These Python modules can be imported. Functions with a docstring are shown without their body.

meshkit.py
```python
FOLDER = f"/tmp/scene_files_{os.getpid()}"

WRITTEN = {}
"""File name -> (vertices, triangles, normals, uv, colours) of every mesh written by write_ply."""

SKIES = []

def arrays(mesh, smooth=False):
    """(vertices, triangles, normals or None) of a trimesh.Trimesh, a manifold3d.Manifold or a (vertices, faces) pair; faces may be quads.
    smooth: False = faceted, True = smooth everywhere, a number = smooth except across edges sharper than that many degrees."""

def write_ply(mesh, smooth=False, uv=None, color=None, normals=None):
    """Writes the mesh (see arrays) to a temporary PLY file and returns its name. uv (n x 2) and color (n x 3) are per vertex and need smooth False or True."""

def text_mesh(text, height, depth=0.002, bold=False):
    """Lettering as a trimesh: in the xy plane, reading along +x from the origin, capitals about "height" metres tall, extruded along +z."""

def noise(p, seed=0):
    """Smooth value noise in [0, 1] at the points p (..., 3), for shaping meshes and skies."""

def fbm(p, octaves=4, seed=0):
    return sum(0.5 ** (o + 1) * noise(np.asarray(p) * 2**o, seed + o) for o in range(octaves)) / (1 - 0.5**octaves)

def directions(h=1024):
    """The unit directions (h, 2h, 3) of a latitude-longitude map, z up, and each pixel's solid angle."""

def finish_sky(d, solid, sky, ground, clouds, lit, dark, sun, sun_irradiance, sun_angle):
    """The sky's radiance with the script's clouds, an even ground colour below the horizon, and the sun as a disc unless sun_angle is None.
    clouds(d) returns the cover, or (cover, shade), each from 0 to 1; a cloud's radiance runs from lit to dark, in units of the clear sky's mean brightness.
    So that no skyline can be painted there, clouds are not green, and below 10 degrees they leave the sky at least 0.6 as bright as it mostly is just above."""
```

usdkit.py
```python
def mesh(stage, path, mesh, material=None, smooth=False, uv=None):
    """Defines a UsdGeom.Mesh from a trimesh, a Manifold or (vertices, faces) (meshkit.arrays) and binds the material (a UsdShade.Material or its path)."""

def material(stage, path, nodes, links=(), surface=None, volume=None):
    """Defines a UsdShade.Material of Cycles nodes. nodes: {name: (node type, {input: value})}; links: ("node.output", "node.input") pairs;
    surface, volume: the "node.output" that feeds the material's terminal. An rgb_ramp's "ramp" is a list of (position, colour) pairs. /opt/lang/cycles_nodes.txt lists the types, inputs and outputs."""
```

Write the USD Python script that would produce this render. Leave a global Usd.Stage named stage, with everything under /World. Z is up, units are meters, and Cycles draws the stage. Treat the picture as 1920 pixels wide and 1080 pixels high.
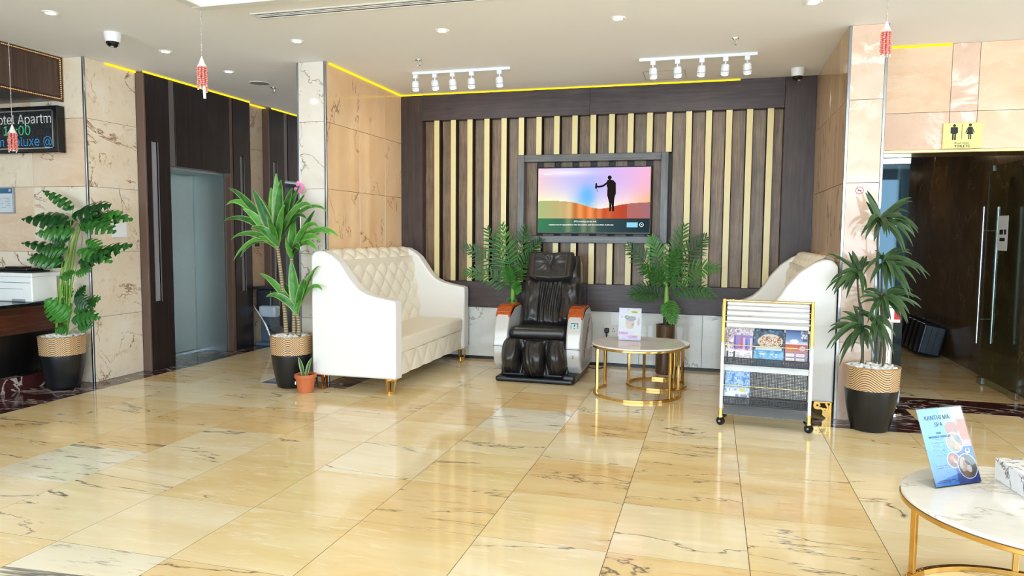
import math, random, numpy as np, trimesh, usdkit, meshkit
from shapely.geometry import Polygon, Point, box as sbox, LineString
from shapely.ops import unary_union
from shapely import affinity
from pxr import Usd, UsdGeom, UsdLux, UsdShade, Gf, Sdf, Vt

stage = Usd.Stage.CreateInMemory()
UsdGeom.SetStageUpAxis(stage, UsdGeom.Tokens.z)
UsdGeom.SetStageMetersPerUnit(stage, 1.0)
UsdGeom.Xform.Define(stage, '/World')
UsdGeom.Scope.Define(stage, '/World/Looks')
R0 = random.Random(7)

# ------------------------------------------------------------------ camera
EYE = np.array([0, 0, 1.4])
RIGHT = np.array([0.96307287, 0.26912237, 0.00798768])
UP = np.array([-0.02788496, 0.07019251, 0.99714364])
FWD = np.array([-0.26779299, 0.96054472, -0.07510497])
FPX = 1344.85
cam = UsdGeom.Camera.Define(stage, '/World/camera')
cam.CreateHorizontalApertureAttr(36.0)
cam.CreateVerticalApertureAttr(20.25)
cam.CreateFocalLengthAttr(FPX * 36.0 / 1920)
cam.CreateClippingRangeAttr(Gf.Vec2f(0.05, 200))
cm = Gf.Matrix4d(*RIGHT, 0, *UP, 0, *(-FWD), 0, *EYE, 1)
cam.AddTransformOp().Set(cm)
cam.CreateExposureAttr(0.58)

def at(px, py, Y):
    """the point at depth y = Y seen at a pixel of the photograph"""
    d = RIGHT * (px - 960) / FPX - UP * (py - 540) / FPX + FWD
    return EYE + d * Y / d[1]
def atz(px, py, z=0.0):
    d = RIGHT * (px - 960) / FPX - UP * (py - 540) / FPX + FWD
    return EYE + d * (z - EYE[2]) / d[2]

# ------------------------------------------------------------------ sky and daylight
def rgb(h):
    h = h.lstrip('#'); v = [int(h[i:i + 2], 16) / 255 for i in (0, 2, 4)]
    return tuple(x / 12.92 if x <= .04045 else ((x + .055) / 1.055) ** 2.4 for x in v)
dome = UsdLux.DomeLight.Define(stage, '/World/sky')
dome.CreateColorAttr(Gf.Vec3f(0.80, 0.90, 1.0)); dome.CreateIntensityAttr(0.9)
def rect_light(name, loc, rot, w, h, col, inten):
    L = UsdLux.RectLight.Define(stage, '/World/' + name)
    L.CreateWidthAttr(w); L.CreateHeightAttr(h); L.CreateIntensityAttr(inten); L.CreateColorAttr(Gf.Vec3f(*col))
    L.AddTranslateOp().Set(Gf.Vec3d(*loc)); L.AddRotateXYZOp().Set(Gf.Vec3f(*rot))
    return L
# daylight from the unseen glazed front behind the camera (the light shines along +y)
rect_light('shopfront_daylight', (-1.2, -4.35, 1.45), (90, 0, 0), 10.5, 2.5, (0.58, 0.80, 1.0), 3.2)
rect_light('side_daylight', (6.78, -.2, 1.45), (0, 90, 0), 2.5, 7.0, (0.66, 0.83, 1.0), 3.2)  # window out of view at the right, placed to light the left wall
# sunlight added through the shop front; its floor bounce brightens the ceiling
sun = UsdLux.DistantLight.Define(stage, '/World/sun')
sun.CreateAngleAttr(0.6); sun.CreateIntensityAttr(52.0); sun.CreateColorAttr(Gf.Vec3f(1.0, .98, .97)); sun.AddRotateXYZOp().Set(Gf.Vec3f(36, 0, 8))
SPOT = 110.0          # track spots
LAMP = 80.0          # ceiling downlights, radiance of each lens

# ------------------------------------------------------------------ helpers: prims
XF = {}
NAMES = {}
def numbered(parent, name):
    k = (parent, name); n = NAMES.get(k, 0); NAMES[k] = n + 1
    return name if n == 0 else f'{name}_{n:03d}'
def path_of(p):
    return '/World' if p is None else str(p.GetPath()) if hasattr(p, 'GetPath') else p
def setd(prim, **kw):
    for k, v in kw.items():
        if v: prim.SetCustomDataByKey(k, v)
def thing(name, label=None, category=None, loc=(0, 0, 0), rotz=0.0, group=None, kind=None):
    n = numbered('/World', name)
    x = UsdGeom.Xform.Define(stage, '/World/' + n)
    x.AddTranslateOp().Set(Gf.Vec3d(*map(float, loc)))
    if rotz: x.AddRotateZOp().Set(float(math.degrees(rotz)))
    p = x.GetPrim(); setd(p, label=label, category=category, group=group, kind=kind)
    XF[str(p.GetPath())] = (np.array(loc, float), rotz)
    return p
def obj(name, mesh, mat, parent=None, smooth=False, label=None, category=None, group=None, kind=None, world=True, cd=None):
    """one Mesh prim. world=True: the vertices are in world space and are taken into the parent's space."""
    pp = path_of(parent)
    n = numbered(pp, name)
    if isinstance(mesh, MB): mesh = mesh.mesh()
    root = '/'.join(pp.split('/')[:3])
    if world and root in XF and pp != '/World':
        loc, rz = XF[root]
        mesh = trimesh.Trimesh(np.array(mesh.vertices) - loc, mesh.faces, process=False)
        if rz:
            c, s = math.cos(-rz), math.sin(-rz)
            mesh.vertices = mesh.vertices @ np.array([[c, -s, 0], [s, c, 0], [0, 0, 1]]).T
    m = usdkit.mesh(stage, pp + '/' + n, mesh, M[mat], smooth)
    if cd is not None:
        UsdGeom.PrimvarsAPI(m).CreatePrimvar('Cd', Sdf.ValueTypeNames.Color3fArray, 'vertex').Set(Vt.Vec3fArray.FromNumpy(np.asarray(cd, np.float32)))
    p = m.GetPrim(); setd(p, label=label, category=category, group=group, kind=kind)
    return p
def dup(root, loc, rotz=0.0, label=None, group=None):
    was = root.GetCustomData()
    r = thing(root.GetName().rstrip('0123456789').rstrip('_'), label or was.get('label'), was.get('category'), loc, rotz, group or was.get('group'))
    # the referenced prim's own transform is overridden by the ops set here
    r.GetReferences().AddInternalReference(root.GetPath()); r.SetInstanceable(True)
    return r

# ------------------------------------------------------------------ helpers: shapes
def T(mesh, M4=None, t=None):
    m = mesh.copy()
    if M4 is not None: m.apply_transform(M4)
    if t is not None: m.apply_translation(t)
    return m
def rotm(ax, a, p=(0, 0, 0)):
    return trimesh.transformations.rotation_matrix(a, ax, p)
def frame_to(o, x, y, z):
    m = np.eye(4); m[:3, 0], m[:3, 1], m[:3, 2], m[:3, 3] = x, y, z, o
    return m
_BOXF = np.array([[0,2,1],[1,2,3],[4,5,6],[5,7,6],[0,1,4],[1,5,4],[2,6,3],[3,6,7],[0,4,2],[2,4,6],[1,3,5],[3,7,5]])
def tbox(x0, x1, y0, y1, z0, z1, b=0.0):
    if b <= 0:
        v = np.array([[x, y, z] for z in (z0, z1) for y in (y0, y1) for x in (x0, x1)])
        return trimesh.Trimesh(v, _BOXF, process=False)
    c = np.array([(x0 + x1) / 2, (y0 + y1) / 2, (z0 + z1) / 2]); h = np.array([x1 - x0, y1 - y0, z1 - z0]) / 2
    b = min(b, h.min() * .98); pts = []
    for s in np.ndindex(2, 2, 2):
        s = np.array(s) * 2 - 1
        for k in range(3):
            q = h - b; q[k] = h[k]; pts.append(c + s * q)
    return trimesh.convex.convex_hull(np.array(pts))
def rbox(x0, x1, y0, y1, z0, z1, r, n=8):
    """box with rounded edges: hull of eight spheres"""
    r = min(r, (x1 - x0) / 2 * .99, (y1 - y0) / 2 * .99, (z1 - z0) / 2 * .99)
    s = trimesh.creation.uv_sphere(radius=r, count=[n, n * 2]).vertices
    pts = [s + [x, y, z] for x in (x0 + r, x1 - r) for y in (y0 + r, y1 - r) for z in (z0 + r, z1 - r)]
    return trimesh.convex.convex_hull(np.vstack(pts))
def loft(rings, close_ends=True, wrap=True):
    """rings: list of (n,3) arrays; joined into a skin"""
    n = len(rings[0]); v = np.vstack(rings); f = []
    for i in range(len(rings) - 1):
        for j in range(n if wrap else n - 1):
            a, b, c, d = i * n + j, i * n + (j + 1) % n, (i + 1) * n + (j + 1) % n, (i + 1) * n + j
            f += [(a, b, c), (a, c, d)]
    if close_ends:
        for k, rev in ((0, True), (len(rings) - 1, False)):
            ci = len(v); v = np.vstack([v, rings[k].mean(0)])
            for j in range(n):
                a, b = k * n + j, k * n + (j + 1) % n
                f.append((ci, b, a) if rev else (ci, a, b))
    return trimesh.Trimesh(v, np.array(f), process=False)
def tube(path, r, n=10, closed=False):
    P = np.asarray(path, float); r = np.broadcast_to(r, len(P))
    if closed: tang = np.roll(P, -1, 0) - np.roll(P, 1, 0)
    else: tang = np.gradient(P, axis=0)
    tang /= np.maximum(np.linalg.norm(tang, axis=1, keepdims=True), 1e-9)
    u = np.cross(tang[0], [0, 0, 1]) if abs(tang[0][2]) < .9 else np.cross(tang[0], [1, 0, 0])
    u /= np.linalg.norm(u); rings = []; a = np.linspace(0, 2 * np.pi, n, endpoint=False)
    for i in range(len(P)):
        u = u - tang[i] * (u @ tang[i]); u /= np.linalg.norm(u); w = np.cross(tang[i], u)
        rings.append(P[i] + r[i] * (np.cos(a)[:, None] * u + np.sin(a)[:, None] * w))
    if closed: return loft(rings + [rings[0]], False)
    return loft(rings)
def cyl(p, q, r, n=16, r2=None):
    return tube([p, q], [r, r if r2 is None else r2], n)
def lathe(prof, c=(0, 0, 0), n=32):
    a = np.linspace(0, 2 * np.pi, n, endpoint=False)
    rings = [np.stack([c[0] + r * np.cos(a), c[1] + r * np.sin(a), np.full(n, c[2] + z)], 1) for r, z in prof]
    return loft(rings)
def ext(poly, h, M4=None):
    ms = [trimesh.creation.extrude_polygon(g, h, engine='earcut') for g in getattr(poly, 'geoms', [poly]) if g.area > 1e-9]
    m = trimesh.util.concatenate(ms)
    return T(m, M4) if M4 is not None else m
def XZ(y):   # polygon (x, z) -> plane y, extruded towards -y
    return frame_to((0, y, 0), (1, 0, 0), (0, 0, 1), (0, -1, 0))
def YZ(x):   # polygon (y, z) -> plane x, extruded towards +x
    return frame_to((x, 0, 0), (0, 1, 0), (0, 0, 1), (1, 0, 0))
class MB:
    def __init__(s): s.m = []
    def add(s, m): s.m.append(m); return s
    def box(s, *a, b=0.0): return s.add(tbox(*a, b=b))
    def mesh(s): return s.m[0] if len(s.m) == 1 else trimesh.util.concatenate(s.m)
def arc(cx, cy, r, a0, a1, n, z=0.0):
    t = np.linspace(a0, a1, n); return np.stack([cx + r * np.cos(t), cy + r * np.sin(t), np.full(n, z)], 1)
def bez(p0, p1, p2, n):
    t = np.linspace(0, 1, n)[:, None]; p0, p1, p2 = map(np.asarray, (p0, p1, p2))
    return (1 - t) ** 2 * p0 + 2 * t * (1 - t) * p1 + t * t * p2

# ------------------------------------------------------------------ materials
M = {}
def mat(name, nodes, links=(), surface='p.BSDF'):
    M[name] = usdkit.material(stage, '/World/Looks/' + name, nodes, links, surface=surface)
def plain(name, col, rough=.5, metal=0.0, **kw):
    mat(name, {'p': ('principled_bsdf', {'base_color': rgb(col), 'roughness': rough, 'metallic': metal, **kw})})
def emit(name, col, s):
    mat(name, {'p': ('emission', {'color': rgb(col), 'strength': s})}, surface='p.emission')
def stone(name, c1, c2, c3, vein, rough=.08, sc=1.6, stretch=(1, 1, 1), rot=(0, 0, 0), vsc=1.2, vw=.012, vamt=.9, rare=(.5, .62), vdist=1.0, fine=None, fine_amt=.4, bump=0.0):
    """polished marble: clouded base of three tones, thin wandering veins, each slab cut from another place (object_info.random)"""
    nodes = {'g': ('geometry', {}), 'oi': ('object_info', {}), 'k': ('math', {'math_type': 'multiply', 'value2': 37.0}), 'off': ('combine_xyz', {}),
        'add': ('vector_math', {'math_type': 'add'}), 'm': ('mapping', {'rotation': rot, 'scale': stretch}),
        'n1': ('noise_texture', {'scale': sc, 'detail': 6.0, 'roughness': .62, 'distortion': .8}),
        'r1': ('rgb_ramp', {'ramp': [(.28, rgb(c1)), (.5, rgb(c2)), (.72, rgb(c3))]}),
        'n2': ('noise_texture', {'scale': vsc, 'detail': 7.0, 'roughness': .58, 'distortion': vdist}),
        's2': ('math', {'math_type': 'subtract', 'value2': .5}), 'a2': ('math', {'math_type': 'absolute'}),
        'r2': ('rgb_ramp', {'ramp': [(0, (1, 1, 1)), (vw * .4, (.75, .75, .75)), (vw, (0, 0, 0)), (1, (0, 0, 0))]}),
        'n3': ('noise_texture', {'scale': vsc * 1.7, 'detail': 2.0}),
        'r3': ('rgb_ramp', {'ramp': [(rare[0], (0, 0, 0)), (rare[1], (vamt,) * 3)]}),
        'mv': ('math', {'math_type': 'multiply'}),
        'mx': ('mix', {'color2': rgb(vein)}),
        'p': ('principled_bsdf', {'roughness': rough, 'ior': 1.5})}
    links = [('oi.random', 'k.value1'), ('k.value', 'off.x'), ('k.value', 'off.z'), ('g.position', 'add.vector1'), ('off.vector', 'add.vector2'), ('add.vector', 'm.vector'),
        ('m.vector', 'n1.vector'), ('n1.fac', 'r1.fac'), ('m.vector', 'n2.vector'), ('n2.fac', 's2.value1'), ('s2.value', 'a2.value1'), ('a2.value', 'r2.fac'),
        ('add.vector', 'n3.vector'), ('n3.fac', 'r3.fac'), ('r2.color', 'mv.value1'), ('r3.color', 'mv.value2'), ('mv.value', 'mx.fac'), ('r1.color', 'mx.color1')]
    out = 'mx.color'
    if fine:
        nodes |= {'n4': ('noise_texture', {'scale': sc * 7, 'detail': 4.0, 'roughness': .7}), 'r4': ('rgb_ramp', {'ramp': [(.56, (0, 0, 0)), (.68, (fine_amt,) * 3)]}), 'mx2': ('mix', {'color2': rgb(fine)})}
        links += [('m.vector', 'n4.vector'), ('n4.fac', 'r4.fac'), ('r4.color', 'mx2.fac'), (out, 'mx2.color1')]
        out = 'mx2.color'
    links.append((out, 'p.base_color'))
    mat(name, nodes, links)
def wood(name, light, dark, axis='z', sc=26.0, rough=.38, contrast=(.35, .68)):
    st = {'x': (.05, 1, 1), 'y': (1, .05, 1), 'z': (1, 1, .05)}[axis]
    mat(name, {'g': ('geometry', {}), 'oi': ('object_info', {}), 'k': ('math', {'math_type': 'multiply', 'value2': 19.0}), 'off': ('combine_xyz', {}), 'add': ('vector_math', {'math_type': 'add'}),
        'm': ('mapping', {'scale': st}), 'n': ('noise_texture', {'scale': sc, 'detail': 6.0, 'roughness': .65, 'distortion': 1.2}), 'n2': ('noise_texture', {'scale': sc * .16, 'detail': 2.0}),
        'r': ('rgb_ramp', {'ramp': [(contrast[0], rgb(dark)), (contrast[1], rgb(light))]}), 'r2': ('rgb_ramp', {'ramp': [(.3, (.75, .75, .75)), (.7, (1.1, 1.1, 1.1))]}), 'mu': ('mix', {'mix_type': 'multiply', 'fac': 1.0}),
        'b': ('bump', {'strength': .25, 'distance': .002}), 'p': ('principled_bsdf', {'roughness': rough})},
        [('oi.random', 'k.value1'), ('k.value', 'off.x'), ('k.value', 'off.z'), ('g.position', 'add.vector1'), ('off.vector', 'add.vector2'), ('add.vector', 'm.vector'), ('m.vector', 'n.vector'), ('add.vector', 'n2.vector'),
         ('n.fac', 'r.fac'), ('n2.fac', 'r2.fac'), ('r.color', 'mu.color1'), ('r2.color', 'mu.color2'), ('mu.color', 'p.base_color'), ('n.fac', 'b.height'), ('b.normal', 'p.normal')])
mat('print_gloss', {'a': ('attribute', {'attribute': 'Cd'}), 'p': ('principled_bsdf', {'roughness': .25})}, [('a.color', 'p.base_color')])
mat('screen_glow', {'a': ('attribute', {'attribute': 'Cd'}), 'p': ('emission', {'strength': 1.0})}, [('a.color', 'p.color')], surface='p.emission')
# floor stone
FL = dict(rough=.085, stretch=(.26, 1.15, 1), rot=(0, 0, .42), sc=2.6, vsc=1.15, vw=.0046, rare=(.46, .52), vdist=.7, vamt=.95, fine='#f7ecd2', fine_amt=.55)
stone('floor_gold', '#dfbe84', '#e9cf9b', '#f0dcb3', '#5b5348', **FL)
stone('floor_cream', '#e3cb9c', '#ecd9b0', '#f3e5c7', '#4d4a44', **{**FL, 'rot': (0, 0, -.5)})
stone('floor_amber', '#ddb67c', '#e7c993', '#edd5a8', '#665a4a', **{**FL, 'rot': (0, 0, .12), 'fine': '#c9925a', 'fine_amt': .4})
stone('floor_pale', '#e3d8ba', '#ece3cc', '#f1ebdc', '#55534e', **{**FL, 'fine': '#8f8a7c', 'fine_amt': .75, 'rare': (.4, .5), 'vw': .012})
stone('floor_dark', '#33171a', '#43201f', '#26100f', '#c4b8b0', rough=.12, sc=5, vsc=4.0, vw=.035, rare=(.32, .45), stretch=(.5, 1.2, 1))
plain('grout', '#57482c', .7)
plain('strip_steel', '#a3a8ae', .25, 1.0)
# wall stone
stone('wall_beige', '#e7d2b4', '#eddcc3', '#f1e6d4', '#8d5a3a', sc=2.0, vsc=1.5, vw=.010, rare=(.5, .6), fine='#c8966c', fine_amt=.35)
stone('wall_orange', '#e6b888', '#ecc497', '#f2d3ae', '#8a4a28', sc=1.3, vsc=1.5, vw=.0065, rare=(.48, .56), stretch=(1, 1, .55))
stone('wall_white', '#dccfc0', '#e6dccf', '#ece4da', '#7f7064', sc=2.2, vsc=2.2, vw=.014, rare=(.45, .55))
stone('wall_pink', '#d6b299', '#dec0aa', '#e4ccba', '#f6ebe0', sc=1.8, vsc=1.3, vw=.03, rare=(.45, .6), fine='#c99f7e', fine_amt=.25)
stone('wall_peach', '#dab391', '#e5c7a9', '#ebd4bc', '#8a4f30', sc=2.4, vsc=1.2, vw=.008, rare=(.55, .62), stretch=(.6, 1, 1.3), fine='#e9dcc4', fine_amt=.5)
stone('wall_brown', '#c2986c', '#d2ac80', '#dec097', '#6b4022', sc=2.2, vsc=1.6, vw=.012, stretch=(1, 1, .18))
stone('base_grey', '#d6dbda', '#e2e4e1', '#eae8e2', '#96958c', sc=1.6, vsc=1.6, vw=.012, rare=(.5, .6), fine='#d8cbb4', fine_amt=.3)
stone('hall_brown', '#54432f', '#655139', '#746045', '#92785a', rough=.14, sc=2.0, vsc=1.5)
plain('ceiling_paint', '#f8f7f8', .7)
plain('batten_side', '#2b2019', .5)
plain('joint_brown', '#a08468', .7)
plain('plaster', '#e6ddd0', .7)
plain('chrome', '#e8eaee', .06, 1.0)
plain('brushed_steel', '#c3c8cc', .22, 1.0)
plain('mirror_steel', '#cbdde9', .34, 1.0)
plain('gold', '#dab267', .17, 1.0)
plain('pale_gold', '#e6cf96', .22, 1.0)
plain('black_plastic', '#0c0d0f', .35)
plain('black_gloss', '#08090b', .08)
plain('white_plastic', '#eeeeec', .35)
plain('white_enamel', '#f2f2ee', .25)
plain('grey_plastic', '#9aa0a4', .4)
emit('lens_glow', '#fff8ee', LAMP)
emit('passage_glow', '#ffe6c0', 55.0)
emit('spot_glow', '#fff8ea', 14.0)
emit('led_yellow', '#ffd414', 1.15)
# ================================================================== the setting
CEIL = 2.95
GX, GY, TS = -3.4139, 3.0812, 0.6004
def joint_grid(a, b, o):
    k0, k1 = math.floor((a - o) / TS), math.ceil((b - o) / TS)
    return [max(a, min(b, o + TS * k)) for k in range(k0, k1 + 1)]
# ---- floor: every slab that shows is a part, joints recessed
floor = thing('floor', kind='structure')
lobby = sbox(-5.19, 1.0, 9, 7.6)
DARK = [sbox(-5.46, 5.26, -5.19, 9.4), sbox(-4.02, 5.72, -3.145, 5.93), sbox(-4.02, 5.93, -3.72, 9.4), sbox(-3.43, 5.93, -3.145, 7.6), sbox(-6.4, 1.0, -5.19, 5.26),
        sbox(.74, 5.63, 1.55, 5.88), sbox(1.19, 5.88, 1.55, 6.42), sbox(1.19, 6.42, 2.72, 6.9), sbox(2.36, 3.0, 2.9, 6.42), sbox(-6.0, 6.18, -5.46, 7.18)]
dark_u = unary_union(DARK)
holes = unary_union([sbox(-3.72, 5.93, -3.43, 9.4), sbox(.93, 5.88, 1.19, 7.6), sbox(-3.43, 7.6, 1.3, 12)])
walk = unary_union([sbox(-6.4, 1.0, 2.9, 7.6), sbox(-5.46, 7.6, -3.72, 9.4), sbox(1.3, 6.9, 2.68, 12)]).difference(sbox(-8, 5.26, -5.46, 12)).difference(holes)
light_u = walk.difference(dark_u)
def cam_px(p):
    d = np.asarray(p, float) - EYE; c = np.array([d @ RIGHT, d @ UP, d @ FWD])
    return (960 + FPX * c[0] / c[2], 540 - FPX * c[1] / c[2]) if c[2] > .1 else (9e9, 9e9)
rt = random.Random(21); rest = []
special = {}
for (sx, sy), mm in {(120, 870): 'floor_pale', (120, 1040): 'floor_pale', (40, 930): 'floor_cream', (1010, 800): 'floor_pale', (740, 840): 'floor_cream', (90, 990): 'floor_cream', (330, 960): 'floor_cream',
                     (400, 985): 'floor_cream', (1040, 910): 'floor_amber', (600, 830): 'floor_gold', (860, 950): 'floor_amber', (1300, 780): 'floor_gold'}.items():
    q = atz(sx, sy); special[(math.floor((q[0] - GX) / TS), math.floor((q[1] - GY) / TS))] = mm
for i in range(-5, 11):
    for j in range(-4, 15):
        x0, y0 = GX + TS * i, GY + TS * j
        g = sbox(x0 + .0016, y0 + .0016, x0 + TS - .0016, y0 + TS - .0016).intersection(light_u)
        for q in getattr(g, 'geoms', [g]):
            if q.is_empty or q.area < .002: continue
            m = ext(q, .02, frame_to((0, 0, -.02), (1, 0, 0), (0, 1, 0), (0, 0, 1)))
            pts = [cam_px((x, y, 0)) for x, y in q.exterior.coords]
            vis = any(-30 < a < 1950 and 400 < b < 1110 for a, b in pts)
            if vis: obj('floor_tile', m, special.get((i, j)) or rt.choice(['floor_gold', 'floor_gold', 'floor_cream', 'floor_amber', 'floor_cream']), floor)
            else: rest.append(m)
far = [sbox(GX + TS * i + .0016, GY + TS * j + .0016, GX + TS * (i + 1) - .0016, GY + TS * (j + 1) - .0016) for i in range(-5, 17) for j in range(-13, -4)] + \
      [sbox(2.9 + .6 * i, 1 + .6 * j, 3.497 + .6 * i, 1.597 + .6 * j) for i in range(6) for j in range(9)]
rest += [ext(q, .02, frame_to((0, 0, -.02), (1, 0, 0), (0, 1, 0), (0, 0, 1))) for q in far]
obj('outer_floor_tiles', trimesh.util.concatenate(rest), 'floor_gold', floor, kind='stuff')
obj('grout_bed', tbox(-9, 7, -5, 12.4, -.06, -.0007), 'grout', floor)
for q in DARK:
    q = q.intersection(unary_union([walk, sbox(-6.0, 6.18, -5.46, 7.18), sbox(1.19, 6.42, 2.72, 6.9), sbox(-6.4, 1, -5.19, 5.26)]))
    if not q.is_empty: obj('border_slab', ext(q, .02, frame_to((0, 0, -.0195), (1, 0, 0), (0, 1, 0), (0, 0, 1))), 'floor_dark', floor)
# ---- ceiling
ceil = thing('ceiling', kind='structure')
obj('ceiling_board', tbox(-9, 7, -5, 12.4, CEIL, CEIL + .1), 'ceiling_paint', ceil)
# lit coffer rim in the ceiling, its far corner just shows
cf = thing('trim_1', kind='structure')
obj('coffer_rim', MB().box(-3.42, .6, 4.18, 4.26, CEIL - .05, CEIL, b=.006).box(-3.42, -3.34, 1.0, 4.18, CEIL - .05, CEIL, b=.006).box(.52, .6, 1.0, 4.18, CEIL - .05, CEIL, b=.006).box(-3.42, .6, .92, 1.0, CEIL - .05, CEIL, b=.006), 'white_enamel', cf)
# ---- wall helpers
def tiles(parent, axis, c, us, zs, mats, th=.02, sgn=-1, name='marble_tile', gap=.0014, seed=0, skip=None):
    """wall slabs: axis 'y' = plane y=c spanning x in us; axis 'x' = plane x=c spanning y in us. sgn: side of the plane that shows"""
    rr = random.Random(seed)
    for a, b in zip(us[:-1], us[1:]):
        for z0, z1 in zip(zs[:-1], zs[1:]):
            if skip and skip(a, b, z0, z1): continue
            o = rr.uniform(0, .0012)
            lo, hi = sorted((c + sgn * o, c - sgn * th))
            bb = (a + gap, b - gap, lo, hi) if axis == 'y' else (lo, hi, a + gap, b - gap)
            obj(name, tbox(*bb, z0 + gap, z1 - gap, b=.0015), rr.choice(mats), parent)
ZS = [.0, .6, 1.2, 1.8, 2.41, CEIL]
# ---- left wall: marble around two lift entrances
wl = thing('wall_left', kind='structure')
obj('core', MB().box(-6.3, -5.475, 5.3, 6.2, 0, CEIL).box(-6.3, -5.475, 7.16, 8.38, 0, CEIL).box(-6.3, -5.475, 6.2, 7.16, 2.07, CEIL).box(-6.3, -5.475, 8.38, 9.34, 2.07, CEIL).box(-6.3, -5.475, 9.34, 12.3, 0, CEIL), 'joint_brown', wl)
tiles(wl, 'x', -5.46, [5.28, 5.86], ZS, ['wall_beige'], sgn=1, seed=1)
tiles(wl, 'x', -5.46, [7.53, 7.97], ZS, ['wall_beige', 'wall_peach'], sgn=1, seed=2)
tiles(wl, 'x', -5.46, [9.7, 10.3, 10.9, 11.5, 12.2], ZS, ['wall_beige'], sgn=1, seed=3)
wr = thing('wall_reception', kind='structure')
obj('core', tbox(-9, -5.48, 5.275, 5.6, 0, CEIL), 'joint_brown', wr)
tiles(wr, 'y', 5.26, [-7.9, -7.29, -6.68, -6.08, -5.47], ZS, ['wall_beige', 'wall_beige', 'wall_peach'], seed=4)
# ---- back wall: grey marble dado, the timber panelling stands above it
wb = thing('wall_back', kind='structure')
obj('core', tbox(-3.43, .93, 7.69, 7.82, 0, CEIL), 'batten_side', wb)
tiles(wb, 'y', 7.60, [-3.43, -3.05, -2.72, -2.62, -1.98, -1.36, -.72, -.08, .55, .93], [.03, .583], ['base_grey'], th=.088, seed=5)
obj('skirting', tbox(-3.43, .93, 7.592, 7.688, 0, .028), 'black_plastic', thing('baseboard_back', kind='structure'))
# ---- columns
cl = thing('column_left', kind='structure')
obj('core', tbox(-3.70, -3.45, 5.95, 12.3, 0, CEIL), 'joint_brown', cl)
tiles(cl, 'y', 5.93, [-3.705, -3.445], ZS, ['wall_white'], seed=6)
tiles(cl, 'x', -3.43, [5.945, 6.58, 7.16, 7.6], [0, .6, 1.2, 1.8, 2.41, CEIL], ['wall_orange'], sgn=1, seed=7)
tiles(cl, 'x', -3.72, [5.945, 6.6, 7.2, 7.8, 8.4, 9.0, 9.6, 10.2], ZS, ['wall_beige'], seed=8)
cr = thing('column_right', kind='structure')
obj('core', tbox(.95, 1.17, 5.9, 7.7, 0, CEIL), 'joint_brown', cr)
tiles(cr, 'y', 5.88, [.945, 1.175], ZS, ['wall_pink'], seed=9)
tiles(cr, 'x', .93, [5.895, 6.7, 7.6], ZS, ['wall_brown'], seed=10)
tiles(cr, 'x', 1.19, [5.895, 6.6], ZS, ['wall_pink'], sgn=1, seed=11)
for k, (x, y, s) in enumerate([(-3.72, 5.93, 1), (-3.43, 5.93, -1), (.93, 5.88, 1), (1.19, 5.88, -1), (-5.46, 5.26, -1)]):
    t = thing('trim_%d' % (k + 2), kind='structure')
    obj('corner_strip', tbox(min(x - s * .004, x + s * .018), max(x - s * .004, x + s * .018), y - .004, y + .018, 0, CEIL, b=.003), 'strip_steel', t)
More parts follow.
